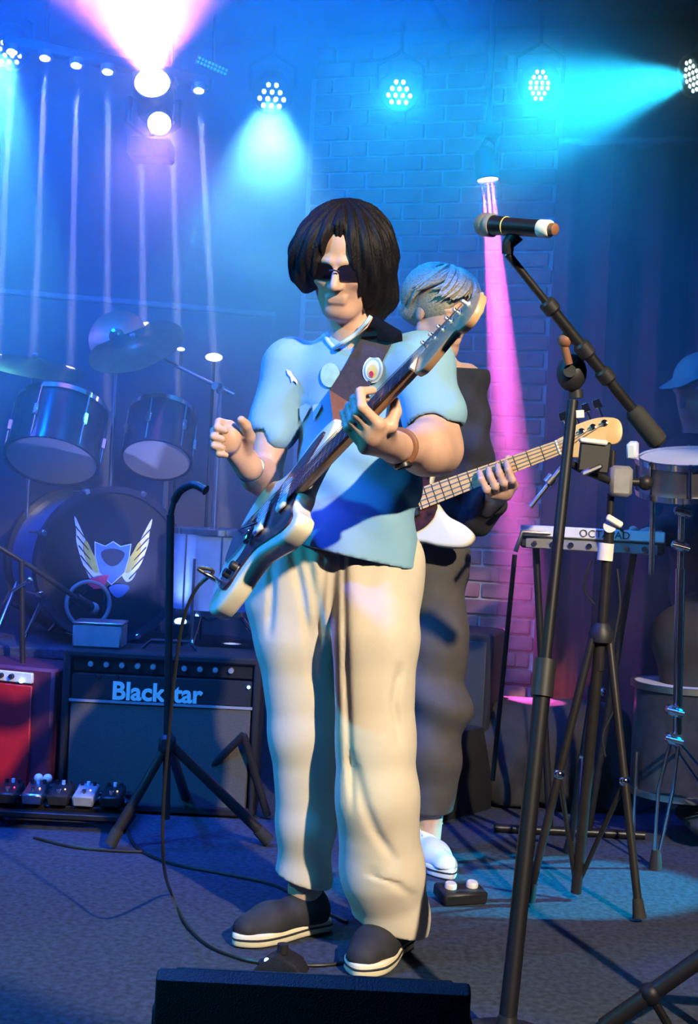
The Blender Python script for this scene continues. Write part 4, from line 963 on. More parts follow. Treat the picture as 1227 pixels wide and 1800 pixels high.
for i in range(130):
    az = rl_.uniform(0, 2 * math.pi); fwd_ = math.sin(az)
    tm_ = rl_.uniform(1.75, 2.25) if fwd_ < .35 else rl_.uniform(1.15, 1.45)
    sw_ = rl_.uniform(.25, .75); t0 = rl_.uniform(.1, .7); pts = []
    ex = rl_.uniform(1.0, 1.10)
    for q in range(8):
        t_ = t0 + (tm_ - t0) * q / 7; a_ = az + sw_ * (q / 7) ** 1.5
        fl2 = 1 + .10 * (q / 7) ** 3
        pts.append(K(.100 * ex * fl2 * math.sin(t_) * math.cos(a_), -.02 + .117 * ex * fl2 * math.sin(t_) * math.sin(a_), .042 + .096 * ex * math.cos(t_)))
    lk.tube(pts, [.006, .010, .012, .012, .011, .009, .006, .0015], 6)
lk.build('hair_locks', 'blond', hcap)
shoe(baL + V((-.02, 0, 0)), (.35, -.95), .285, '', 'white', 'white', bas, laces='white', wd=.048)
shoe(baR, (-.2, -.97), .285, '', 'white', 'white', bas, laces='white', wd=.048)
MB().tube([V((baR.x, baR.y, .06)), V((baR.x, baR.y, .17))], [.042, .044], 16).build('ankle_panel', 'gold', bas)
MB().tube([V((baL.x - .02, baL.y, .06)), V((baL.x, baL.y, .12)), baL + UP * .06], [.04, .042, .044], 16).build('ankle_panel', 'gold', bas)

# ================================================================== BACKLINE, LEFT
RZ = 0.50
rs = thing('drum_riser', 'dark carpeted platform raising the drum kit', 'riser', (-1.25, 5.3, 0))
MB().box((-1.06, 5.08, RZ - .02), (1.50, .70, .04), None, .006).build('deck', 'carpet', rs)
MB().box((-1.06, 5.085, (RZ - .04) / 2), (1.46, .66, RZ - .04), None, .004).build('skirt', 'blackcloth', rs)
# kick drum
KC = P(197, 990, 4.93); kr = .282; KC.z = RZ + kr + .012
kax = V((0.50, -0.86, 0.02)).normalized()
kd = thing('kick_drum', 'large kick drum with black front head and winged shield emblem', 'drum', V((KC.x, KC.y, RZ)))
kb_ = KC - kax * .40
MB().lathe([(kr - .012, 0), (kr - .012, .38), (kr - .02, .38), (kr - .02, 0), (kr - .012, 0)], kb_ + kax * .01, kax, 48).build('shell', 'clear', kd)
for q in (kb_, KC - kax * .03): MB().lathe([(kr - .015, -.006), (kr + .008, -.006), (kr + .008, .040), (kr - .015, .040), (kr - .015, -.006)], q, kax, 48).build('hoop', 'shell', kd)
PH = (-.085, -.145); prh = .078
fk = frame(kax); fk = fk if fk.col[1].z > 0 else fk @ Matrix.Rotation(math.pi, 3, 'Z')
def KF(a, b_, c=0.0): return KC + fk @ V((a, b_, c))
hv = [KF(kr * .955 * math.cos(a), kr * .955 * math.sin(a), -.004) for a in [2 * math.pi * k / 48 for k in range(48)]]
pv = [KF(PH[0] + prh * math.cos(a), PH[1] + prh * math.sin(a), -.004) for a in [2 * math.pi * k / 48 for k in range(48)]]
MB().add(hv + pv, [(k, (k + 1) % 48, 48 + (k + 1) % 48, 48 + k) for k in range(48)]).build('front_head', 'kickhead', kd)
MB().ring(KF(PH[0], PH[1], 0), kax, prh + .004, .008, 40, 8).build('port_ring', 'grey', kd)
MB().lathe([(kr * .94, 0), (kr * .94, .01), (0, .01)], kb_ + kax * .03, kax, 40).build('batter_head', 'head', kd)
for k in range(8):
    a = math.pi / 8 + k * math.pi / 4; q = KF((kr + .004) * math.cos(a), (kr + .004) * math.sin(a), 0)
    MB().box(q - kax * .01, (.022, .022, .05), fk @ Matrix.Rotation(a, 3, 'Z'), .004).cyl(q - kax * .03, q - kax * .16, .005, seg=8).build('claw', 'chrome', kd)
for sx in (-1, 1):
    a = KF(sx * kr * .80, -kr * .55, -.12); e = KF(sx * (kr * 1.18), -kr - .012, .02); e.z = RZ + .006
    MB().cyl(a, e, .008).build('spur', 'chrome', kd)
EM = thing  # emblem parts hang on the drum
def emb(pts, h, m_, name): MB().prism([V(p) for p in pts], h, h + .0015, fk, KC).build(name, m_, kd, smooth=False)
# emblem is centred a little above the middle, spread wings, shield, red ribbon
for sx in (-1, 1):
    wing = catmull([V((sx * p[0] + .0, p[1])) for p in [(.035, -.015), (.075, .03), (.11, .10), (.150, .175), (.142, .12), (.140, .085), (.130, .05), (.118, .015), (.10, -.02), (.08, -.055), (.055, -.06)]], 4, True)
    emb(wing, -.002, 'pwhite', 'emblem_wing')
    wy = catmull([V((sx * p[0], p[1])) for p in [(.036, -.010), (.072, .035), (.100, .085), (.112, .07), (.105, .03), (.085, -.005), (.06, -.03)]], 4, True)
    emb(wy, 0, 'yellow', 'emblem_feathers')
    for q in range(5):
        y0 = .14 - .035 * q; x0 = .146 - .008 * q
        emb([(sx * x0, y0), (sx * (x0 - .045), y0 - .05), (sx * (x0 - .045), y0 - .0535), (sx * (x0 + .001), y0 - .005)], .0022, 'kickhead', 'emblem_quill')
sh_ = [(-.072, .085), (-.03, .070), (0, .088), (.03, .070), (.072, .080), (.066, .03), (.05, -.03), (0, -.075), (-.05, -.03), (-.068, .03)]
emb(sh_, .001, 'pwhite', 'emblem_border'); emb([(p[0] * .94, p[1] * .94) for p in sh_], .0025, 'pblue', 'emblem_shield')
emb(catmull([V(p) for p in [(-.045, .045), (0, .060), (.045, .045), (.03, .01), (0, -.005), (-.03, .01)]], 4, True), .004, 'ink', 'emblem_figure')
emb([(-.095, -.055), (-.06, -.045), (-.01, -.035), (-.02, -.06), (-.03, -.085), (-.065, -.09), (-.09, -.075)], .003, 'pred', 'emblem_ribbon')
emb(catmull([V(p) for p in [(-.01, -.085), (.03, -.07), (.07, -.08), (.05, -.11), (.02, -.12)]], 4, True), .003, 'pblue', 'emblem_scroll')
# rack toms hung tilted so the lower heads face the hall
def tom(px, py, d, rad, depth, ax, label, mt='shell'):
    c = P(px, py, d); ax = V(ax).normalized()
    t_ = thing('rack_tom', label, 'drum', c, 'rack toms of the left drum kit')
    MB().lathe([(rad, .012), (rad, depth - .012), (rad * .96, depth - .012), (rad * .96, .012), (rad, .012)], c, ax, 40).build('shell', mt, t_)
    MB().lathe([(0, .004), (rad * .97, .004), (rad * .97, .008), (0, .008)], c, ax, 40).build('lower_head', 'head', t_)
    MB().lathe([(0, depth - .008), (rad * .97, depth - .008), (rad * .97, depth - .004), (0, depth - .004)], c, ax, 40).build('upper_head', 'head', t_)
    for h_ in (0, depth - .02): MB().lathe([(rad * .985, h_), (rad * 1.05, h_), (rad * 1.05, h_ + .02), (rad * .985, h_ + .02), (rad * .985, h_)], c, ax, 40).build('hoop', 'chrome' if h_ else 'shell', t_)
    f_ = frame(ax)
    for k in range(6):
        a = k * math.pi / 3 + .3; q = c + f_ @ V((rad * 1.03 * math.cos(a), rad * 1.03 * math.sin(a), 0))
        MB().cyl(q + ax * .01, q + ax * (depth - .01), .004, seg=8).box(q + ax * depth * .5, (.02, .02, .05), f_ @ Matrix.Rotation(a, 3, 'Z'), .004).build('lug', 'chrome', t_)
    e = c + ax * depth * .5
    MB().tube([e + V((0, .0, 0)) - V((0, -rad, 0)), e + V((0.0, rad + .10, -.05)), V((e.x, e.y + rad + .10, RZ + .01))], .014, 10).build('mount_arm', 'chrome', t_)
    return t_
tom(90, 812, 5.0, .172, .24, (0.03, .50, .86), 'larger rack tom with its pale lower head facing out')
tom(275, 810, 5.08, .130, .22, (0.0, .56, .83), 'smaller rack tom beside the kick drum stand')
# floor tom
fc = P(375, 1090, 4.95); ftm = thing('floor_tom', 'blue-lit floor tom standing right of the kick drum', 'drum', V((fc.x, fc.y, RZ)))
zf = RZ + .14
MB().lathe([(.17, 0), (.17, .30)], V((fc.x, fc.y, zf)), (0, 0, 1), 36).build('shell', 'clear', ftm)
for h_ in (-.005, .285): MB().lathe([(.168, h_), (.18, h_), (.18, h_ + .02), (.168, h_ + .02), (.168, h_)], V((fc.x, fc.y, zf)), (0, 0, 1), 36).build('hoop', 'chrome', ftm)
MB().lathe([(.168, .298), (0, .300)], V((fc.x, fc.y, zf)), (0, 0, 1), 36).build('batter_head', 'head', ftm)
for k in range(3):
    a = -1.9 + k * 2.1; q = V((fc.x + .186 * math.cos(a), fc.y + .186 * math.sin(a), 0))
    MB().tube([q + V((0, 0, zf + .2)), q + V((0, 0, RZ + .06)), q + V((.02 * math.cos(a), .02 * math.sin(a), RZ + .008))], .007, 8).build('leg', 'chrome', ftm)
for k in range(8):
    a = k * math.pi / 4 + .2; q = V((fc.x + .175 * math.cos(a), fc.y + .175 * math.sin(a), zf))
    MB().cyl(q, q + V((0, 0, .30)), .004, seg=8).build('tension_rod', 'chrome', ftm)
# cymbal stand with boom, and cymbals
def tripod(mb_, c, r, h, z0=0.0, rad=.009, a0=0.3):
    for k in range(3):
        a = a0 + k * 2 * math.pi / 3; e = V((c.x + r * math.cos(a), c.y + r * math.sin(a), z0 + .012))
        mb_.cyl(V((c.x, c.y, z0 + h)), e, rad, seg=10); mb_.cyl(V((c.x, c.y, z0 + h * .35)), V((c.x, c.y, z0 + h)).lerp(e, .55), rad * .6, seg=8)
hg = P(388, 684, 5.0); cs = thing('cymbal_stand', 'chrome boom cymbal stand rising right of the toms', 'stand', V((hg.x, hg.y, RZ)))
MB().cyl(V((hg.x, hg.y, RZ + .12)), V((hg.x, hg.y, RZ + .55)), .014).cyl(V((hg.x, hg.y, RZ + .5)), hg, .010).build('pole', 'chrome', cs)
MB().cyl(P(412, 694, 4.98), P(243, 610, 5.10), .0075, seg=10).build('boom_arm', 'chrome', cs)
MB().sphere(hg, .021, 12, 8).cyl(hg + V((-.02, -.03, .01)), hg + V((.02, .03, 0)), .016).build('tilter', 'chrome', cs)
mbt = MB(); tripod(mbt, hg, .20, .28, RZ); mbt.build('legs', 'chrome', cs)
def cymbal(px, py, d, rad, ax, label):
    c = P(px, py, d)
    o = MB().lathe([(0, .022), (rad * .10, .020), (rad * .22, .010), (rad * .26, .004), (rad * .6, .0), (rad, -.012), (rad, -.0135), (rad * .6, -.002), (0, .002)], c, ax, 44)
    t_ = thing('cymbal', label, 'cymbal', c, 'cymbals of the left drum kit'); o.build('bow', 'cymbal', t_)
    MB().cyl(c + V(ax).normalized() * -.03, c + V(ax).normalized() * .05, .006).sphere(c + V(ax).normalized() * .035, .014, 10, 6).build('wing_nut', 'chrome', t_)
    return t_
cymbal(238, 604, 5.11, .19, (-.25, -.55, .75), 'cymbal on the boom tilted towards the hall')
cymbal(60, 640, 5.14, .20, (.15, -.25, .95), 'cymbal hanging over the larger rack tom')
c2 = P(60, 640, 5.14); mb2 = MB().cyl(V((c2.x, c2.y, RZ + .1)), c2, .010); tripod(mb2, c2, .2, .26, RZ)
one('cymbal_stand', mb2, 'chrome', 'straight cymbal stand behind the larger rack tom', 'stand')
cymbal(205, 590, 5.2, .115, (-.1, -.93, .30), 'dark round cymbal standing upright behind the boom')
c3 = P(205, 590, 5.2); mb3 = MB().cyl(V((c3.x, c3.y + .02, RZ + .1)), c3 + V((0, .02, 0)), .010); tripod(mb3, c3, .2, .26, RZ, a0=1.2)
one('cymbal_stand', mb3, 'chrome', 'straight cymbal stand at the back of the kit', 'stand')
# glowing blobs on made-up stems, standing for the glare where narrow beams land
for (px, py, d, m_, lab) in ((376, 628, 5.2, 'ledpink', 'glowing blob for the beam glare beside the boom cymbal stand'), (318, 614, 5.25, 'ledlilac', 'dim glowing blob for the beam glare left of the brighter one')):
    c = P(px, py, d); t_ = thing('beam_glare', lab, 'lamp', c)
    MB().sphere(c, .022 if m_ == 'ledpink' else .010, 12, 8, (1.5, .6, .7)).build('glow_blob', m_, t_); MB().cyl(c + V((0, .012, 0)), V((c.x, c.y + .012, RZ)), .006).build('stem', 'black', t_)
# microphone stands on the left
c = P(298, 1300, 4.05); top = P(300, 905, 4.05)
ms = thing('microphone_stand', 'low black tripod microphone stand in front of the guitar amplifier', 'stand', on_floor(300, 1480))
MB().cyl(P(292, 1440, 4.05), top, .012).cyl(top, P(306, 880, 4.05), .009).build('pole', 'tube', ms)
MB().box(P(294, 1308, 4.05), (.05, .05, .06), None, .012).build('hub', 'blackp', ms)
for e, lab in ((on_floor(193, 1494), 0), (on_floor(472, 1487), 0), (on_floor(330, 1425), 0)):
    h0 = P(296, 1305, 4.05); lg = MB().tube([h0, e + UP * .02], [.014, .017], 12).build('leg', 'tube', ms)
    dr = (h0 - e).normalized(); MB().tube([e + UP * .016, e + UP * .016 + dr * .05], [.021, .019], 12).build('rubber_foot', 'rubber', lg)
MB().tube(catmull([P(306, 880, 4.05), P(318, 862, 4.03), P(340, 852, 4.0), P(362, 862, 3.98)], 5), [.012] * 15 + [.016], 10).build('microphone_clip', 'blackp', ms)
gs = thing('guitar_stand', 'folded tubular stand crossing behind the low microphone stand', 'stand', on_floor(400, 1440))
for a_, b_ in (((300, 1424), (428, 1292)), ((470, 1440), (428, 1292))):
    f0 = on_floor(*a_) + UP * .012; MB().cyl(f0, P(b_[0], b_[1], 4.42), .013).build('leg', 'tube', gs)
bm_ = thing('boom_stand', 'dark boom microphone stand reaching into the kick drum port', 'stand', on_floor(30, 1400))
MB().tube([P(-40, 938, 4.55), P(60, 1000, 4.6), P(135, 1052, 4.72)], .009, 10).build('boom_arm', 'tube', bm_)
MB().cyl(P(38, 985, 4.58), P(42, 1395, 4.58), .010).build('pole', 'tube', bm_); MB().cyl(P(20, 1040, 4.56), P(52, 1020, 4.56), .006).sphere(P(52, 1020, 4.56), .012, 8, 6).build('clutch_lever', 'chrome', bm_)
km = thing('kick_microphone', 'small dark microphone on the boom at the kick drum port', 'microphone', P(142, 1058, 4.73)); MB().cyl(P(132, 1050, 4.72), P(160, 1068, 4.78), .018).build('barrel', 'black', km); MB().sphere(P(163, 1070, 4.79), .024, 12, 8).build('grille', 'grey', km)
# combo amplifier
AL, AR_ = on_floor(98, 1424), on_floor(440, 1441)
au = (V((AR_.x, AR_.y, 0)) - V((AL.x, AL.y, 0))).normalized(); an = V((au.y, -au.x, 0)); AW = .66; AH = .535; AD = .27
A0 = V((AL.x, AL.y, 0)); AM = fm3(au, (0, 0, 1), an)
def A(x, z, y=0.0): return A0 + au * x + V((0, 0, z)) + an * y
amp = thing('guitar_amplifier', 'black guitar combo amplifier with grey grille cloth and cream lettering', 'amplifier', A(AW / 2, 0))
cab = MB()
for (cx_, cz, sx_, sz) in ((AW / 2, .02, AW, .03), (AW / 2, AH - .012, AW, .024), (.012, AH / 2, .024, AH - .01), (AW - .012, AH / 2, .024, AH - .01)): cab.box(A(cx_, cz, -AD / 2), (sx_, AD, sz), fm3(au, -an, (0, 0, 1)), .006)
cab.box(A(AW / 2, AH / 2, -AD / 2 - .02), (AW - .04, AD - .06, AH - .04), fm3(au, -an, (0, 0, 1)))
cab.build('cabinet', 'tolex', amp)
MB().box(A(AW / 2, .195, -.016), (AW - .06, .02, .335), fm3(au, -an, (0, 0, 1)), .004).build('grille_cloth', 'grille', amp)
MB().box(A(AW / 2, .368, -.008), (AW - .05, .012, .008), fm3(au, -an, (0, 0, 1))).build('piping', 'grey', amp)
MB().box(A(AW / 2, .415, -.018), (AW - .06, .02, .085), fm3(au, -an, (0, 0, 1)), .003).build('fascia', 'tolex', amp)
cpn = MB().box(A(AW / 2, .490, -.03), (AW - .06, .02, .055), fm3(au, -an, (0, 0, 1)), .003).build('control_panel', 'black', amp)
for k in range(10): MB().lathe([(.010, 0), (.009, .016), (0, .017)], A(.09 + .052 * k, .490, -.02), an, 12).build('knob', 'grey', cpn)
for x0 in (.12, .18): MB().lathe([(.006, 0), (.006, .006), (0, .006)], A(x0, .455, -.008), an, 10).build('input_jack', 'chrome', cpn)
text_mesh('Blackstar', .082, AM, A(.165, .378, -.006), 'lettering', 'logo', amp, .002, .0026)
MB().tube([A(.24, AH, -AD / 2), A(.27, AH + .03, -AD / 2), A(.40, AH + .03, -AD / 2), A(.43, AH, -AD / 2)], .010, 8, flat=.6).build('handle', 'rubber', amp)
for x0 in (.05, AW - .05): MB().cyl(A(x0, .012, -.05), A(x0, -.0, -.05), .015).build('foot', 'rubber', amp)
MB().lathe([(.006, 0), (.005, .006), (0, .007)], A(AW - .04, .44, .002), an, 10).build('power_light', 'ledblue', amp)
q = A(.095, AH + .001, -.13); hb = thing('effects_box', 'small grey box sitting on top of the guitar amplifier', 'box', q)
MB().box(q + UP * .040, (.165, .13, .08), fm3(au, -an, (0, 0, 1)), .006).build('casing', 'grey', hb); MB().box(q + UP * .083, (.17, .135, .008), fm3(au, -an, (0, 0, 1)), .003).build('lid', 'steel', hb)
# red-fronted amplifier at the left edge
rA = on_floor(-14, 1410); ru = V((.95, -.30, 0)).normalized(); rn = V((ru.y, -ru.x, 0))
def Q(x, z, y=0): return V((rA.x, rA.y, 0)) + ru * x + V((0, 0, z)) + rn * y
ra = thing('red_amplifier', 'amplifier with a bright red front at the left edge', 'amplifier', Q(.1, 0)); rm = fm3(ru, -rn, (0, 0, 1))
MB().box(Q(.01, .235, -.12), (.40, .24, .46), rm, .010).build('cabinet', 'darkred', ra); MB().box(Q(-.02, .215, .004), (.31, .012, .38), rm, .003).build('front_panel', 'red', ra)
MB().box(Q(-.02, .430, .004), (.31, .014, .035), rm, .003).build('control_strip', 'white', ra)
MB().lathe([(.008, 0), (.007, .008), (0, .009)], Q(.098, .420, .012), rn, 10).build('power_light', 'ledblue', ra)
for k in range(3): MB().lathe([(.009, 0), (.008, .014), (0, .015)], Q(.06 - .04 * k, .432, .010), rn, 10).build('knob', 'blackp', ra)
MB().box(Q(.22, .44, -.12), (.03, .10, .012), rm, .004).build('corner', 'steel', ra)
# pedalboard and its pedals
pb0 = on_floor(95, 1462); pbd = thing('pedalboard', 'low black metal pedalboard on the carpet at the left', 'pedalboard', V((pb0.x, pb0.y, 0)))
def PB(x, y, z): return V((pb0.x + x, pb0.y + y + .05 * x, z))
for k in range(4): MB().box(PB(0, .03 + .062 * k, .045 + .010 * k), (.44, .040, .018), None, .003).build('rail', 'black', pbd)
for sx in (-.21, .21): MB().box(PB(sx, .125, .030), (.016, .25, .045), None, .003).build('side_frame', 'black', pbd)
pc_ = [((-.165, .10), 'black', 'black effect pedal at the left of the pedalboard'), ((-.085, .10), 'steel', 'bare metal effect pedal on the pedalboard'), ((-.005, .10), 'tolex', 'dark effect pedal in the middle of the pedalboard'), ((.075, .10), 'grey', 'grey effect pedal right of the pedalboard middle'), ((.16, .10), 'black', 'black effect pedal at the right end of the pedalboard')]
for (pp, m_, lab) in pc_:
    q = PB(pp[0], pp[1], .075); t_ = thing('effect_pedal', lab, 'effect pedal', q, 'pedals on the pedalboard')
    MB().box(q + UP * .020, (.066, .115, .036), Matrix.Rotation(.16, 3, 'X'), .005).build('casing', m_, t_)
    for k in range(3): MB().cyl(q + V((-.02 + .02 * k, .035, .042)), q + V((-.02 + .02 * k, .035, .056)), .006, seg=10).build('knob', 'white' if k == 1 else 'blackp', t_)
    MB().cyl(q + V((0, -.035, .03)), q + V((0, -.035, .045)), .007, seg=10).build('footswitch', 'chrome', t_)
    MB().sphere(q + V((.015, -.01, .038)), .003, 8, 5).build('indicator', 'ledred' if pp[0] < -.1 else 'ledamber', t_)
    for sx in (-1, 1): MB().cyl(q + V((sx * .033, .0, .015)), q + V((sx * .046, -.02, .010)), .006, seg=8).build('plug', 'chrome', t_)
sw = thing('volume_pedal', 'stubby pale knob pedal behind the pedalboard', 'effect pedal', PB(-.10, .33, 0)); MB().box(PB(-.10, .33, .045), (.09, .14, .09), None, .008).build('casing', 'blackp', sw)
for k in range(2): MB().sphere(PB(-.115 + .03 * k, .27, .105), .016, 10, 7).build('knob', 'tape', sw)

# ================================================================== RIGHT SIDE
# vocal microphone on its boom stand
vs_t = thing('microphone_stand', 'tall black boom stand holding the vocal microphone', 'stand', on_floor(897, 1800))
base = on_floor(889, 1845)
MB().lathe([(.0, 0.0), (.125, 0), (.127, .012), (.10, .026), (.03, .034), (.018, .07), (0, .07)], base, (0, 0, 1), 36).build('base', 'black', vs_t)
pt = P(1007, 705, 2.98)
MB().cyl(base + UP * .05, (base + UP * .05).lerp(pt, .52), .0185).cyl((base + UP * .05).lerp(pt, .5), pt, .0125).build('pole', 'shadepole', vs_t)
MB().cyl((base + UP * .05).lerp(pt, .50), (base + UP * .05).lerp(pt, .56), .024).build('clutch', 'blackp', vs_t)
MB().cyl(P(1015, 735, 2.98), P(1014, 722, 2.98), .016).build('trim_ring', 'tape', vs_t); MB().cyl(P(1013, 700, 2.98), P(1012, 686, 2.98), .016).build('collar', 'blackp', vs_t)
hgp = P(1005, 655, 2.97)
MB().sphere(hgp, .034, 14, 9, (1, .8, 1.25)).cyl(hgp - V((.01, .035, .0)), hgp + V((0, .03, 0)), .014).build('swivel_joint', 'blackp', vs_t)
MB().cyl(P(1000, 640, 2.93), P(990, 600, 2.92), .009).sphere(P(993, 598, 2.92), .017, 10, 7).build('clutch_handle', 'leather', vs_t)
b0, b1 = P(892, 446, 2.86), P(1160, 780, 2.98)
L1 = lambda t_: b0.lerp(b1, t_)
MB().cyl(L1(0.0), L1(.62), .0085).cyl(L1(.27), L1(.82), .0125).build('boom_arm', 'black', vs_t)
for a_, c_ in ((.24, .30), (.46, .53), (.60, .665)): MB().tube([L1(a_), L1(a_ + .01), L1(c_ - .01), L1(c_)], [.014, .019, .019, .014], 14).build('clutch', 'blackp', vs_t)
MB().tube([L1(.81), L1(.83), L1(.985), L1(1.0)], [.014, .022, .023, .016], 16).build('counterweight', 'rubber', vs_t)
MB().tube([L1(0), P(893, 430, 2.855), P(908, 412, 2.85)], [.012, .014, .018], 12).build('clip', 'blackp', vs_t)
mc = thing('microphone', 'black wireless handheld microphone with pale end cap on the boom', 'microphone', P(905, 398, 2.84))
m0, m1 = P(853, 395, 2.90), P(972, 403, 2.76); mx = (m1 - m0).normalized(); ml = (m1 - m0).length
MB().sphere(m0, .0255, 20, 14).build('grille', 'meshgold', mc)
MB().lathe([(.0245, -.003), (.026, .0), (.026, .010), (.0245, .013)], m0 + mx * .012, mx, 24).build('grille_ring', 'grey', mc)
MB().lathe([(.022, 0), (.0205, .02), (.019, .05), (.0185, ml - .055), (0, ml - .055)], m0 + mx * .024, mx, 24).build('barrel', 'black', mc)
MB().lathe([(.0185, 0), (.019, .003), (.019, .024), (.016, .028), (0, .028)], m0 + mx * (ml - .034), mx, 24).build('end_cap', 'tape', mc)
MB().lathe([(.0125, 0), (.0125, .014), (.010, .016), (0, .016)], m0 + mx * (ml - .008), mx, 20).build('aerial', 'leather', mc)
MB().ring(m0 + mx * .062, mx, .0195, .0016, 24, 6).build('band', 'bgold', mc)
# tripod stand with clamp, phone and tape
ts = thing('tripod_stand', 'black tripod stand with white tape and a clamped phone holder', 'stand', on_floor(1060, 1590))
hub = P(1056, 1115, 3.70)
MB().cyl(hub - UP * .10, P(1071, 930, 3.70), .0145).cyl(P(1071, 940, 3.70), P(1077, 792, 3.70), .010).build('pole', 'tube', ts)
MB().cyl(P(1063, 985, 3.70), P(1066, 955, 3.70), .022).build('tape_wrap', 'tape', ts)
MB().tube([P(1056, 1128, 3.70), P(1057, 1112, 3.70), P(1058, 1095, 3.70)], [.034, .036, .020], 16).build('hub', 'blackp', ts)
f1, f2, f3 = on_floor(1124, 1622), on_floor(990, 1572), on_floor(1012, 1580)
kn_ = MB().cyl(P(1072, 925, 3.68), P(1072, 925, 3.72), .018).box(P(1080, 916, 3.67), (.05, .014, .018), Matrix.Rotation(.5, 3, 'Y'), .004).build('height_knob', 'tape', ts)
dn = f1 + V((-.03, .05, 0))
for f_, kx in ((f1, 1071), (on_floor(928, 1592), 1041), (on_floor(1000, 1500), 1056)):
    st0 = P(kx, 1122, 3.69); e = f_ + UP * .012
    lg = MB().cyl(st0, e, .0115, seg=12).build('leg', 'tube', ts)
    dr = (st0 - e).normalized(); MB().tube([e, e + dr * .05], [.019, .014], 12).build('rubber_foot', 'rubber', lg)
    mid_ = st0.lerp(e, .52); MB().sphere(mid_, .016, 10, 7).build('brace_joint', 'chrome', lg)
    MB().cyl(mid_, on_floor(1012, 1580) + UP * .03, .007, seg=8).build('brace', 'tube', lg)
MB().cyl(hub, on_floor(1012, 1582) + UP * .02, .0155).build('centre_tube', 'tube', ts)
cl = P(1090, 846, 3.68); MB().box(cl, (.062, .05, .085), None, .010).build('clamp', 'M_teal' if False else 'grey', ts)
MB().cyl(cl + V((.03, 0, 0)), cl + V((.065, 0, 0)), .010).sphere(cl + V((.07, 0, 0)), .022, 12, 8).build('clamp_knob', 'blackp', ts)
MB().tube(catmull([cl + V((-.03, 0, 0)), P(1055, 838, 3.64), P(1025, 826, 3.60), P(1005, 815, 3.58)], 4), .011, 10).build('holder_arm', 'tube', ts)
MB().cyl(P(932, 891, 3.56), P(1000, 806, 3.56), .0065).build('holder_rod', 'steel', ts); MB().cyl(P(962, 850, 3.56), P(972, 838, 3.56), .015).build('rod_collar', 'steel', ts)
ph = thing('phone', 'dark phone gripped in the holder on the tripod stand', 'phone', P(1046, 806, 3.56))
MB().box(P(1045, 803, 3.56), (.085, .012, .085), Matrix.Rotation(.06, 3, 'Y'), .005).build('body', 'blackp', ph); MB().box(P(1043, 776, 3.555), (.075, .022, .014), Matrix.Rotation(.06, 3, 'Y'), .004).build('grip', 'white', ph)
MB().box(P(1040, 826, 3.545), (.06, .016, .014), Matrix.Rotation(-.45, 3, 'Y'), .004).build('lower_grip', 'steel', ph)
# percussion pad on its stand
oc = P(1040, 945, 4.30); ov = V((.97, -.24, 0)).normalized(); on_ = V((ov.y, -ov.x, 0)); om = fm3(ov, -on_, (0, 0, 1))
op = thing('percussion_pad', 'flat electronic percussion pad with white edge and dark lettering', 'drum pad', oc)
MB().box(oc + on_ * -.15 + V((0, 0, -.015)), (.46, .30, .06), om, .008).build('case', 'blackp', op)
MB().box(oc + V((0, 0, .012)), (.46, .014, .036), om, .004).build('front_edge', 'white', op)
text_mesh('OCTAPAD', .034, fm3(ov, (0, 0, 1), on_), oc + ov * -.04 + on_ * .0085 + V((0, 0, .001)), 'lettering', 'ink', op, .001)
MB().box(oc + V((0, .004, -.028)), (.42, .012, .034), om, .003).build('socket_panel', 'grey', op)
for k in range(7): MB().lathe([(.009, 0), (.009, .006), (.005, .006), (.005, 0)], oc + ov * (-.18 + .058 * k) + on_ * .004 + V((0, 0, -.028)), on_, 12).build('socket', 'chrome', op)
for r_ in range(2):
    for k in range(4): MB().box(oc + on_ * (-.08 - .13 * r_) + ov * (-.165 + .11 * k) + V((0, 0, .018)), (.10, .12, .012), om, .005).build('pad', 'rubber', op)
pst = thing('pad_stand', 'thin bent-tube stand under the percussion pad', 'stand', V((oc.x, oc.y + .1, 0)))
MB().tube([P(906, 970, 4.32), P(918, 936, 4.32), P(1000, 940, 4.34)], .008, 8).build('hook_arm', 'steel', pst)
MB().cyl(P(905, 975, 4.34), P(866, 1372, 4.34), .008, seg=8).build('side_leg', 'tube', pst)
for sx in (-.16, .16): MB().cyl(oc + ov * sx + V((0, .12, -.045)), V((oc.x + sx * .4, oc.y + .14, .02)), .012).build('post', 'black', pst)
MB().tube([V((oc.x - .25, oc.y + .14, .015)), V((oc.x + .25, oc.y + .14, .015))], .014, 10).build('foot_bar', 'black', pst)
# loose leads hanging from the pad
for i, pts in enumerate(([(1040, 985), (1030, 1010), (1028, 1040), (1045, 1062)], [(1085, 1000), (1090, 1060), (1082, 1110), (1072, 1180), (1080, 1240), (1060, 1290), (1064, 1330)])):
    one('lead', MB().tube(catmull([P(a_, b_, 4.20 - .02 * i) for a_, b_ in pts], 5), .004, 6), 'tube', ('short looped lead hanging under the percussion pad', 'long tangled lead trailing down behind the tripod stand')[i], 'cable')
# right-hand percussionist
pr_ = thing('person', 'percussionist in black at the right edge of the frame', 'person', P(1240, 1380, 4.75))
rh = P(1228, 690, 4.70); RF = frame((-.75, -.60, -.25)); rfw = V((-.75, -.60, -.25)).normalized(); rrt = rfw.cross(UP).normalized(); rup = rrt.cross(rfw).normalized(); RM = Matrix((rrt, rfw, rup)).transposed()
def KR(x, y, z): return rh + RM @ V((x, y, z))
rl = SDF(V((0.9, 4.2, 0.0)), V((1.60, 5.0, 1.62)), .007)
rch, rsh, rel, rwr = P(1255, 880, 4.75), P(1215, 800, 4.70), P(1190, 930, 4.60), P(1130, 945, 4.34)
rl.cap(P(1265, 1080, 4.75), rch, .10, .10, .05); rl.cap(rch, rh - UP * .1, .08, .05, .05); rl.chain([rsh, rel, rwr], [.05, .04, .028], .03); rl.cap(rch + UP * .05, rsh, .06, .05, .05)
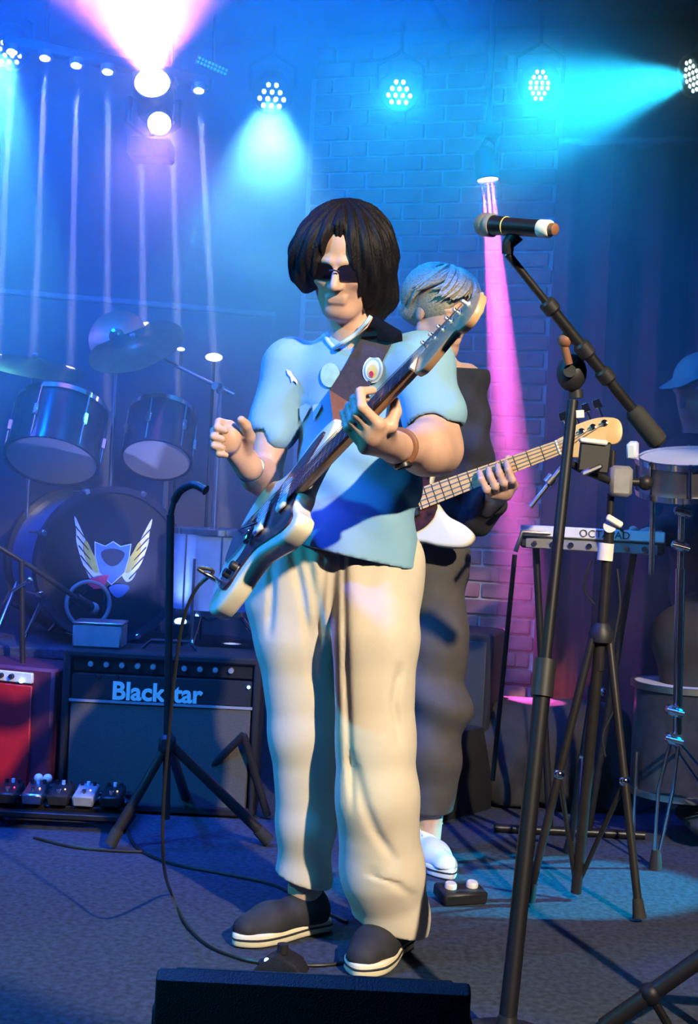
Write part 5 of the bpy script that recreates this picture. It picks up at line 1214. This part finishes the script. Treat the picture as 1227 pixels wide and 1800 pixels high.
rl.ell(KR(0, -.012, .035), (.074, .096, .088), RM, .02); rl.ell(KR(0, .022, -.035), (.060, .068, .080), RM, .03); rl.cap(KR(0, .084, .012), KR(0, .106, -.030), .008, .011, .008)
for sx in (-1, 1): rl.ell(KR(.032 * sx, .090, .004), (.017, .013, .010), RM, .010, sub=True); rl.ell(KR(.078 * sx, -.008, 0), (.010, .020, .032), RM, .006); rl.cap(KR(.012 * sx, .084, .022), KR(.045 * sx, .070, .020), .010, .008, .012)
rl.cap(KR(-.020, .084, -.064), KR(.020, .084, -.064), .007, .007, .006)
for k in range(4): rl.chain([rwr, rwr + V((-.055, -.01 + .0, .012 - .018 * k)), rwr + V((-.078, -.03, .006 - .018 * k)), rwr + V((-.06, -.045, .0 - .018 * k))], [.02, .012, .010, .009], .006)
rl.chain([rwr, rwr + V((-.04, -.035, .025)), rwr + V((-.065, -.05, .015))], [.016, .012, .010], .006)
rl.chain([P(1250, 1090, 4.7), P(1205, 1120, 4.45), P(1225, 1400, 4.5)], [.09, .07, .05], .03)
rl.build('body', 'skin', pr_)
rt = SDF(V((0.85, 4.2, 0.2)), V((1.62, 5.05, 1.50)), .009)
rt.cap(P(1265, 1060, 4.75), rch + UP * .08, .17, .17, .06); rt.chain([rsh, rel, rel.lerp(rwr, .75)], [.075, .062, .045], .03); rt.cap(rch + UP * .12, rsh, .10, .075, .05)
rt.disp(lambda X, Y, Z: .006 * np.sin(40 * Z + 30 * X)); rt.build('hooded_top', 'blackcloth', pr_)
rk = SDF(V((0.85, 4.2, 0.05)), V((1.62, 5.05, 1.0)), .01); rk.chain([P(1260, 1080, 4.72), P(1203, 1120, 4.45), P(1224, 1370, 4.5)], [.12, .10, .075], .04); rk.build('trousers', 'blackcloth', pr_)
rc = SDF(rh - V((.16, .16, .12)), rh + V((.16, .16, .2)), .005); rc.ell(KR(0, -.02, .05), (.088, .108, .09), RM, .02); rc.cap(KR(0, .06, .06), KR(0, .15, .045), .06, .05, .01, flat=(rup, .14)); rc.plane(KR(0, 0, .035), -rup); rc.build('cap', 'grey', pr_)
MB().box(P(1226, 1440, 4.42) * 1.0, (.10, .26, .08), None, .03).build('shoe', 'shoe', pr_)
ds = thing('drumstick', 'reddish drumstick held over the percussion pad', 'drumstick', rwr); MB().tube([rwr + V((.06, .0, .02)), rwr + V((-.05, -.035, .0)), P(1085, 925, 4.25)], [.007, .007, .004], 8).build('shaft', 'leather', ds); MB().sphere(P(1083, 924, 4.25), .008, 8, 6).build('tip', 'red', ds)
# timbale / snare on a chrome stand at the right edge
sc_ = P(1212, 806, 4.02); sa = V((-.10, -.22, 1)).normalized(); sn = thing('snare_drum', 'shallow chrome-rimmed drum tilted at the right edge', 'drum', sc_)
MB().lathe([(.15, -.10), (.15, 0)], sc_, sa, 40).build('shell', 'steel', sn); MB().lathe([(.148, .002), (0, .004)], sc_, sa, 40).build('batter_head', 'head', sn)
for h_ in (-.105, -.008): MB().lathe([(.150, h_), (.162, h_), (.164, h_ + .018), (.150, h_ + .018), (.150, h_)], sc_, sa, 40).build('hoop', 'chrome', sn)
fs_ = frame(sa)
for k in range(8):
    a = k * math.pi / 4 + .2; q = sc_ + fs_ @ V((.158 * math.cos(a), .158 * math.sin(a), 0)); MB().cyl(q - sa * .10, q + sa * .012, .005, seg=8).build('lug', 'chrome', sn)
MB().box(sc_ + fs_ @ V((-.16, -.05, .03)), (.03, .045, .05), fs_, .006).build('clamp', 'white', sn)
s2 = thing('drum_stand', 'chrome double-braced drum stand with tripod foot at the right', 'stand', on_floor(1155, 1530))
sb = on_floor(1180, 1480); tp_ = P(1203, 880, 4.02)
MB().cyl(P(1188, 1290, 4.02), P(1200, 850, 4.02), .010).cyl(P(1190, 1290, 4.02), P(1196, 1000, 4.02), .014).build('pole', 'chrome', s2)
MB().cyl(P(1145, 1010, 4.06), P(1148, 880, 4.06), .009).build('side_rod', 'chrome', s2)
for (a_, b_) in ((1197, 868), (1200, 900), (1196, 960), (1186, 1250), (1184, 1300)): MB().box(P(a_, b_, 4.00), (.05, .045, .03), Matrix.Rotation(.3, 3, 'Y'), .008).cyl(P(a_ - 14, b_ - 3, 3.98), P(a_ + 16, b_ + 5, 3.98), .007).build('clamp', 'chrome', s2)
for e in (on_floor(1152, 1528), on_floor(1290, 1500), on_floor(1190, 1400)):
    top_ = P(1186, 1305, 4.02)
    for s_ in (-1, 1):
        k1 = top_.lerp(e, .5) + V((s_ * .022, 0, .05)); MB().tube([top_ + V((s_ * .012, 0, 0)), k1, e + V((s_ * .006, 0, .03))], .006, 8).build('leg_bar', 'chrome', s2)
    MB().tube([e, e + UP * .06], [.022, .014], 12).build('rubber_foot', 'rubber', s2)
rt2 = P(1165, 1210, 4.35); tm2 = thing('floor_tom', 'dark tall floor tom behind the chrome stand at the right', 'drum', V((rt2.x + .10, rt2.y + .1, 0)))
cc = V((rt2.x + .10, rt2.y + .12, .16))
MB().lathe([(.165, 0), (.165, .36)], cc, (0, 0, 1), 36).build('shell', 'shell', tm2); MB().lathe([(.163, .362), (0, .364)], cc, (0, 0, 1), 36).build('batter_head', 'head', tm2)
for h_ in (-.005, .345): MB().lathe([(.163, h_), (.176, h_), (.176, h_ + .02), (.163, h_ + .02), (.163, h_)], cc, (0, 0, 1), 36).build('hoop', 'steel', tm2)
for k in range(3):
    a = 3.6 + k * 2.09; q = V((cc.x + .182 * math.cos(a), cc.y + .182 * math.sin(a), 0)); MB().cyl(q + UP * .30, q + UP * .01, .007, seg=8).build('leg', 'chrome', tm2)
# pedal hardware on the floor between the stands
hp = thing('kick_pedal', 'chrome drum pedal on the floor behind the tripod stand', 'drum pedal', on_floor(1040, 1430)); b_ = on_floor(1045, 1425)
MB().box(b_ + V((0, .08, .010)), (.10, .22, .014), None, .003).build('base_plate', 'black', hp); MB().box(b_ + V((0, .10, .055)), (.075, .20, .010), Matrix.Rotation(.35, 3, 'X'), .003).build('footboard', 'steel', hp)
for sx in (-.05, .05): MB().cyl(b_ + V((sx, .20, .01)), b_ + V((sx * .9, .20, .24)), .008).build('upright', 'chrome', hp)
MB().cyl(b_ + V((-.055, .20, .235)), b_ + V((.055, .20, .235)), .007).cyl(b_ + V((0, .20, .235)), b_ + V((.03, .12, .40)), .005).sphere(b_ + V((.03, .115, .41)), .022, 10, 7).build('beater', 'chrome', hp)
bo_ = on_floor(983, 1345); wb_ = thing('water_bottle', 'clear plastic bottle standing beside the draped case', 'bottle', V((bo_.x, bo_.y, 0)))
zb = P(983, 1295, bo_.y).z
MB().lathe([(.028, 0), (.030, .01), (.030, .115), (.014, .15), (.012, .165), (0, .165)], V((bo_.x, bo_.y, .0)), (0, 0, 1), 20).build('bottle_body', 'head', wb_); MB().lathe([(.014, .165), (.014, .185), (0, .185)], V((bo_.x, bo_.y, 0)), (0, 0, 1), 16).build('cap', 'pblue', wb_)
# black draped case under the magenta beam, bass cabinet, wedges
dcx, dcy = P(935, 1300, 5.0).x, 5.02
dz = P(930, 1244, 4.85).z
dc = SDF(V((dcx - .32, dcy - .32, .0)), V((dcx + .36, dcy + .32, dz + .06)), .012)
dc.cap((dcx - .18, dcy, dz - .20), (dcx + .20, dcy, dz - .20), .20, .20, .05); dc.cap((dcx - .20, dcy, .06), (dcx + .22, dcy, .06), .24, .24, .1, flat=((0, 0, 1), 1.2))
dc.plane((0, 0, dz), (0, 0, 1)); dc.plane((0, 0, .012), (0, 0, -1)); dc.disp(lambda X, Y, Z: .014 * np.sin(34 * X + 6 * np.sin(5 * Z) + 20 * Y) * np.clip((dz - Z) / .2, 0, 1) + .008 * np.sin(61 * X - 14 * Z) * np.clip((dz - Z) / .2, 0, 1))
dt = thing('draped_case', 'low case draped in black cloth below the magenta beam', 'case', (dcx, dcy, 0)); dc.build('drape', 'blackcloth', dt)
bcx = P(828, 1250, 4.95); bc_ = thing('bass_cabinet', 'black bass speaker cabinet in front of the brick pier', 'speaker', V((bcx.x, 4.98, 0)))
zb2 = P(828, 1112, 4.85).z
MB().box((bcx.x - .05, 5.0, zb2 / 2), (.30, .28, zb2), fm3(U, -NW, (0, 0, 1)), .010).build('cabinet', 'tolex', bc_); MB().box(V((bcx.x - .05, 5.0, zb2 / 2)) + NW * .142, (.26, .012, zb2 - .06), fm3(U, -NW, (0, 0, 1)), .004).build('grille', 'mgrille', bc_)
def wedge(o, u_, depth, hgt, wid, label, fm_='mgrille', side='tolex'):
    u_ = V(u_).normalized(); n_ = V((u_.y, -u_.x, 0)); M3 = fm3(n_, (0, 0, 1), u_); M3 = fm3(n_, (0, 0, 1), n_.cross(V((0, 0, 1))))
    t_ = thing('wedge_monitor', label, 'stage monitor', o)
    pr2 = [(-depth * .5, 0.0), (depth * .5, 0.0), (depth * .5, hgt * .18), (depth * .05, hgt), (-depth * .30, hgt), (-depth * .5, hgt * .35)]
    MB().prism([V(p) for p in pr2], -wid / 2, wid / 2, M3, o, .004).build('cabinet', side, t_)
    a_, c_ = V(o) + M3 @ V((depth * .5, hgt * .20, 0)), V(o) + M3 @ V((depth * .05, hgt * .985, 0)); ctr = (a_ + c_) / 2; up2 = (c_ - a_).normalized(); wv = M3.col[2]; nn = up2.cross(wv); nn = nn if nn.z > 0 else -nn
    MB().box(ctr + nn * .004, (wid * .9, (c_ - a_).length * .9, .012), fm3(wv, up2, wv.cross(up2)), .003).build('grille', fm_, t_)
    return t_, M3
wo = on_floor(768, 1440); wt_, wm = wedge(V((wo.x - .04, wo.y + .16, 0)), (.72, -.60, 0), .36, .30, .34, 'small wedge monitor behind the bass player\'s shoe')
wf = on_floor(560, 1830)
fo = V((P(552, 1720, 2.12).x, 2.22, 0)); zt = P(552, 1723, 2.07).z
fw_ = thing('wedge_monitor', 'large black wedge monitor at the front edge of the stage', 'stage monitor', fo)
fwd = .49
prf = [(-.15, 0.0), (.26, 0.0), (.26, .06), (-.13, zt), (-.15, zt - .012)]
FM = fm3((0, 1, 0), (0, 0, 1), (1, 0, 0))
MB().prism([V(p) for p in prf], -fwd / 2, fwd / 2, FM, fo, .006).build('cabinet', 'mgrille', fw_)
ctr = fo + V((0, .068, zt / 2 + .036)); MB().box(ctr, (fwd * .9, .42, .012), Matrix.Rotation(-math.atan2(zt - .06, .39), 3, 'X'), .003).build('grille', 'mgrille', fw_)
for sx in (-1, 1): MB().box(fo + V((sx * (fwd / 2 + .006), -.02, zt - .10)), (.012, .12, .04), None, .004).build('side_handle', 'blackp', fw_)
# floor pedals and leads
sp1 = on_floor(490, 1718); p1_ = thing('expression_pedal', 'small dark pedal with a knob near the front monitor', 'effect pedal', V((sp1.x, sp1.y, 0)))
MB().prism([V(p) for p in [(-.055, 0), (.06, 0), (.045, .028), (.0, .048), (-.04, .020)]], -.035, .035, fm3((1, -.2, 0), (0, 0, 1), V((1, -.2, 0)).cross(V((0, 0, 1)))), V((sp1.x, sp1.y + .04, 0)), .004).build('casing', 'tolex', p1_)
MB().cyl(V((sp1.x + .005, sp1.y + .03, .045)), V((sp1.x + .005, sp1.y + .03, .066)), .013).build('knob', 'blackp', p1_); MB().sphere(V((sp1.x - .03, sp1.y + .02, .030)), .006, 8, 6).build('indicator', 'ledblue', p1_)
sp2 = on_floor(812, 1596); p2_ = thing('footswitch_pedal', 'two-button black footswitch on the lit carpet', 'footswitch', V((sp2.x, sp2.y, 0))); r2 = Matrix.Rotation(.35, 3, 'Z') @ Matrix.Rotation(.15, 3, 'X')
MB().box(V((sp2.x, sp2.y + .06, .022)), (.13, .085, .036), r2, .006).build('casing', 'blackp', p2_)
for sx in (-1, 1): MB().lathe([(.017, 0), (.017, .010), (.014, .014), (0, .014)], V((sp2.x, sp2.y + .06, .022)) + r2 @ V((sx * .032, 0, .018)), r2 @ V((0, 0, 1)), 16).build('button', 'white', p2_)
jk = G(0.068, 0.090, 0.012)
pts = [jk, jk + gw * .03 + V((-.02, 0, .012)), P(375, 1005, 2.92), P(345, 1035, 2.93), P(322, 1090, 2.95), P(308, 1180, 2.98), P(296, 1300, 3.02), P(287, 1420, 3.05), P(288, 1520, 3.10)]
fl_ = [on_floor(300, 1575) + UP * .01, on_floor(325, 1625) + UP * .006, on_floor(365, 1665) + UP * .006, on_floor(420, 1688) + UP * .006, on_floor(455, 1696) + UP * .006]
one('guitar_cable', MB().tube(catmull(pts + fl_, 6), .0042, 8), 'tube', 'dark guitar cable looping from the cream guitar to the floor', 'cable')
MB().lathe([(.005, 0), (.006, .005), (.006, .03), (.003, .04)], jk, gw, 10).build('plug', 'chrome', gt)
one('floor_cable', MB().tube(catmull([on_floor(520, 1700) + UP * .005, on_floor(570, 1700) + UP * .005, on_floor(625, 1692) + UP * .005], 6), .004, 8), 'tube', 'short cable between the small pedal and the singer\'s shoe', 'cable')
one('floor_cable', MB().tube(catmull([on_floor(x_, y_) + UP * .005 for x_, y_ in ((215, 1440), (238, 1490), (300, 1520), (390, 1538), (480, 1558), (540, 1590), (610, 1625))], 6), .005, 8), 'tube', 'black cable curving across the carpet behind the singer', 'cable')
one('floor_cable', MB().tube(catmull([on_floor(x_, y_) + UP * .005 for x_, y_ in ((60, 1475), (120, 1490), (180, 1497), (250, 1500))], 6), .005, 8), 'tube', 'thin cable leading from the pedalboard along the carpet', 'cable')
# near stand leg at the lower right corner
nl = thing('boom_stand', 'leg of a black stand crossing the lower right corner', 'stand', P(1250, 1730, 2.62))
ea, eb = P(1075, 1812, 2.62), P(1260, 1668, 2.62)
ea = on_floor(1060, 1822) + UP * .02; eb = P(1290, 1644, 2.75)
MB().tube([ea, eb], [.018, .018], 12).build('leg', 'shadepole', nl); MB().sphere(ea.lerp(eb, .36), .024, 10, 7).cyl(ea.lerp(eb, .36), on_floor(1180, 1830) + UP * .02, .009, seg=8).build('brace', 'shadepole', nl)
MB().cyl(eb + V((0, 0, -.22)), eb + V((.01, .02, .9)), .014).build('pole', 'tube', nl); MB().cyl(eb, on_floor(1500, 1790) + UP * .02, .018).build('leg', 'tube', nl)
# uplight on the riser in front of the floor tom
ul = P(318, 1092, 4.72); ut = thing('floor_uplight', 'small blue-white uplight glowing at the front of the drum riser', 'stage light', V((ul.x, ul.y, RZ)))
ul.z = max(ul.z, RZ + .05)
MB().lathe([(.03, 0), (.034, .01), (.034, .05), (.028, .052), (.028, .04), (0, .04)], ul - UP * .05, (0, -.25, 1), 20).build('housing', 'black', ut); MB().sphere(ul + V((0, -.012, 0)), .022, 12, 8, (1, 1, .6)).build('lens', 'ledblue', ut)
MB().cyl(V((ul.x, ul.y, RZ)), ul - UP * .045, .012).build('post', 'black', ut)
spot('uplight_beam', ul + UP * .02, P(180, 780, 5.05), (0.30, 0.36, 1.0), 14, 90, 0.6, 0.02)
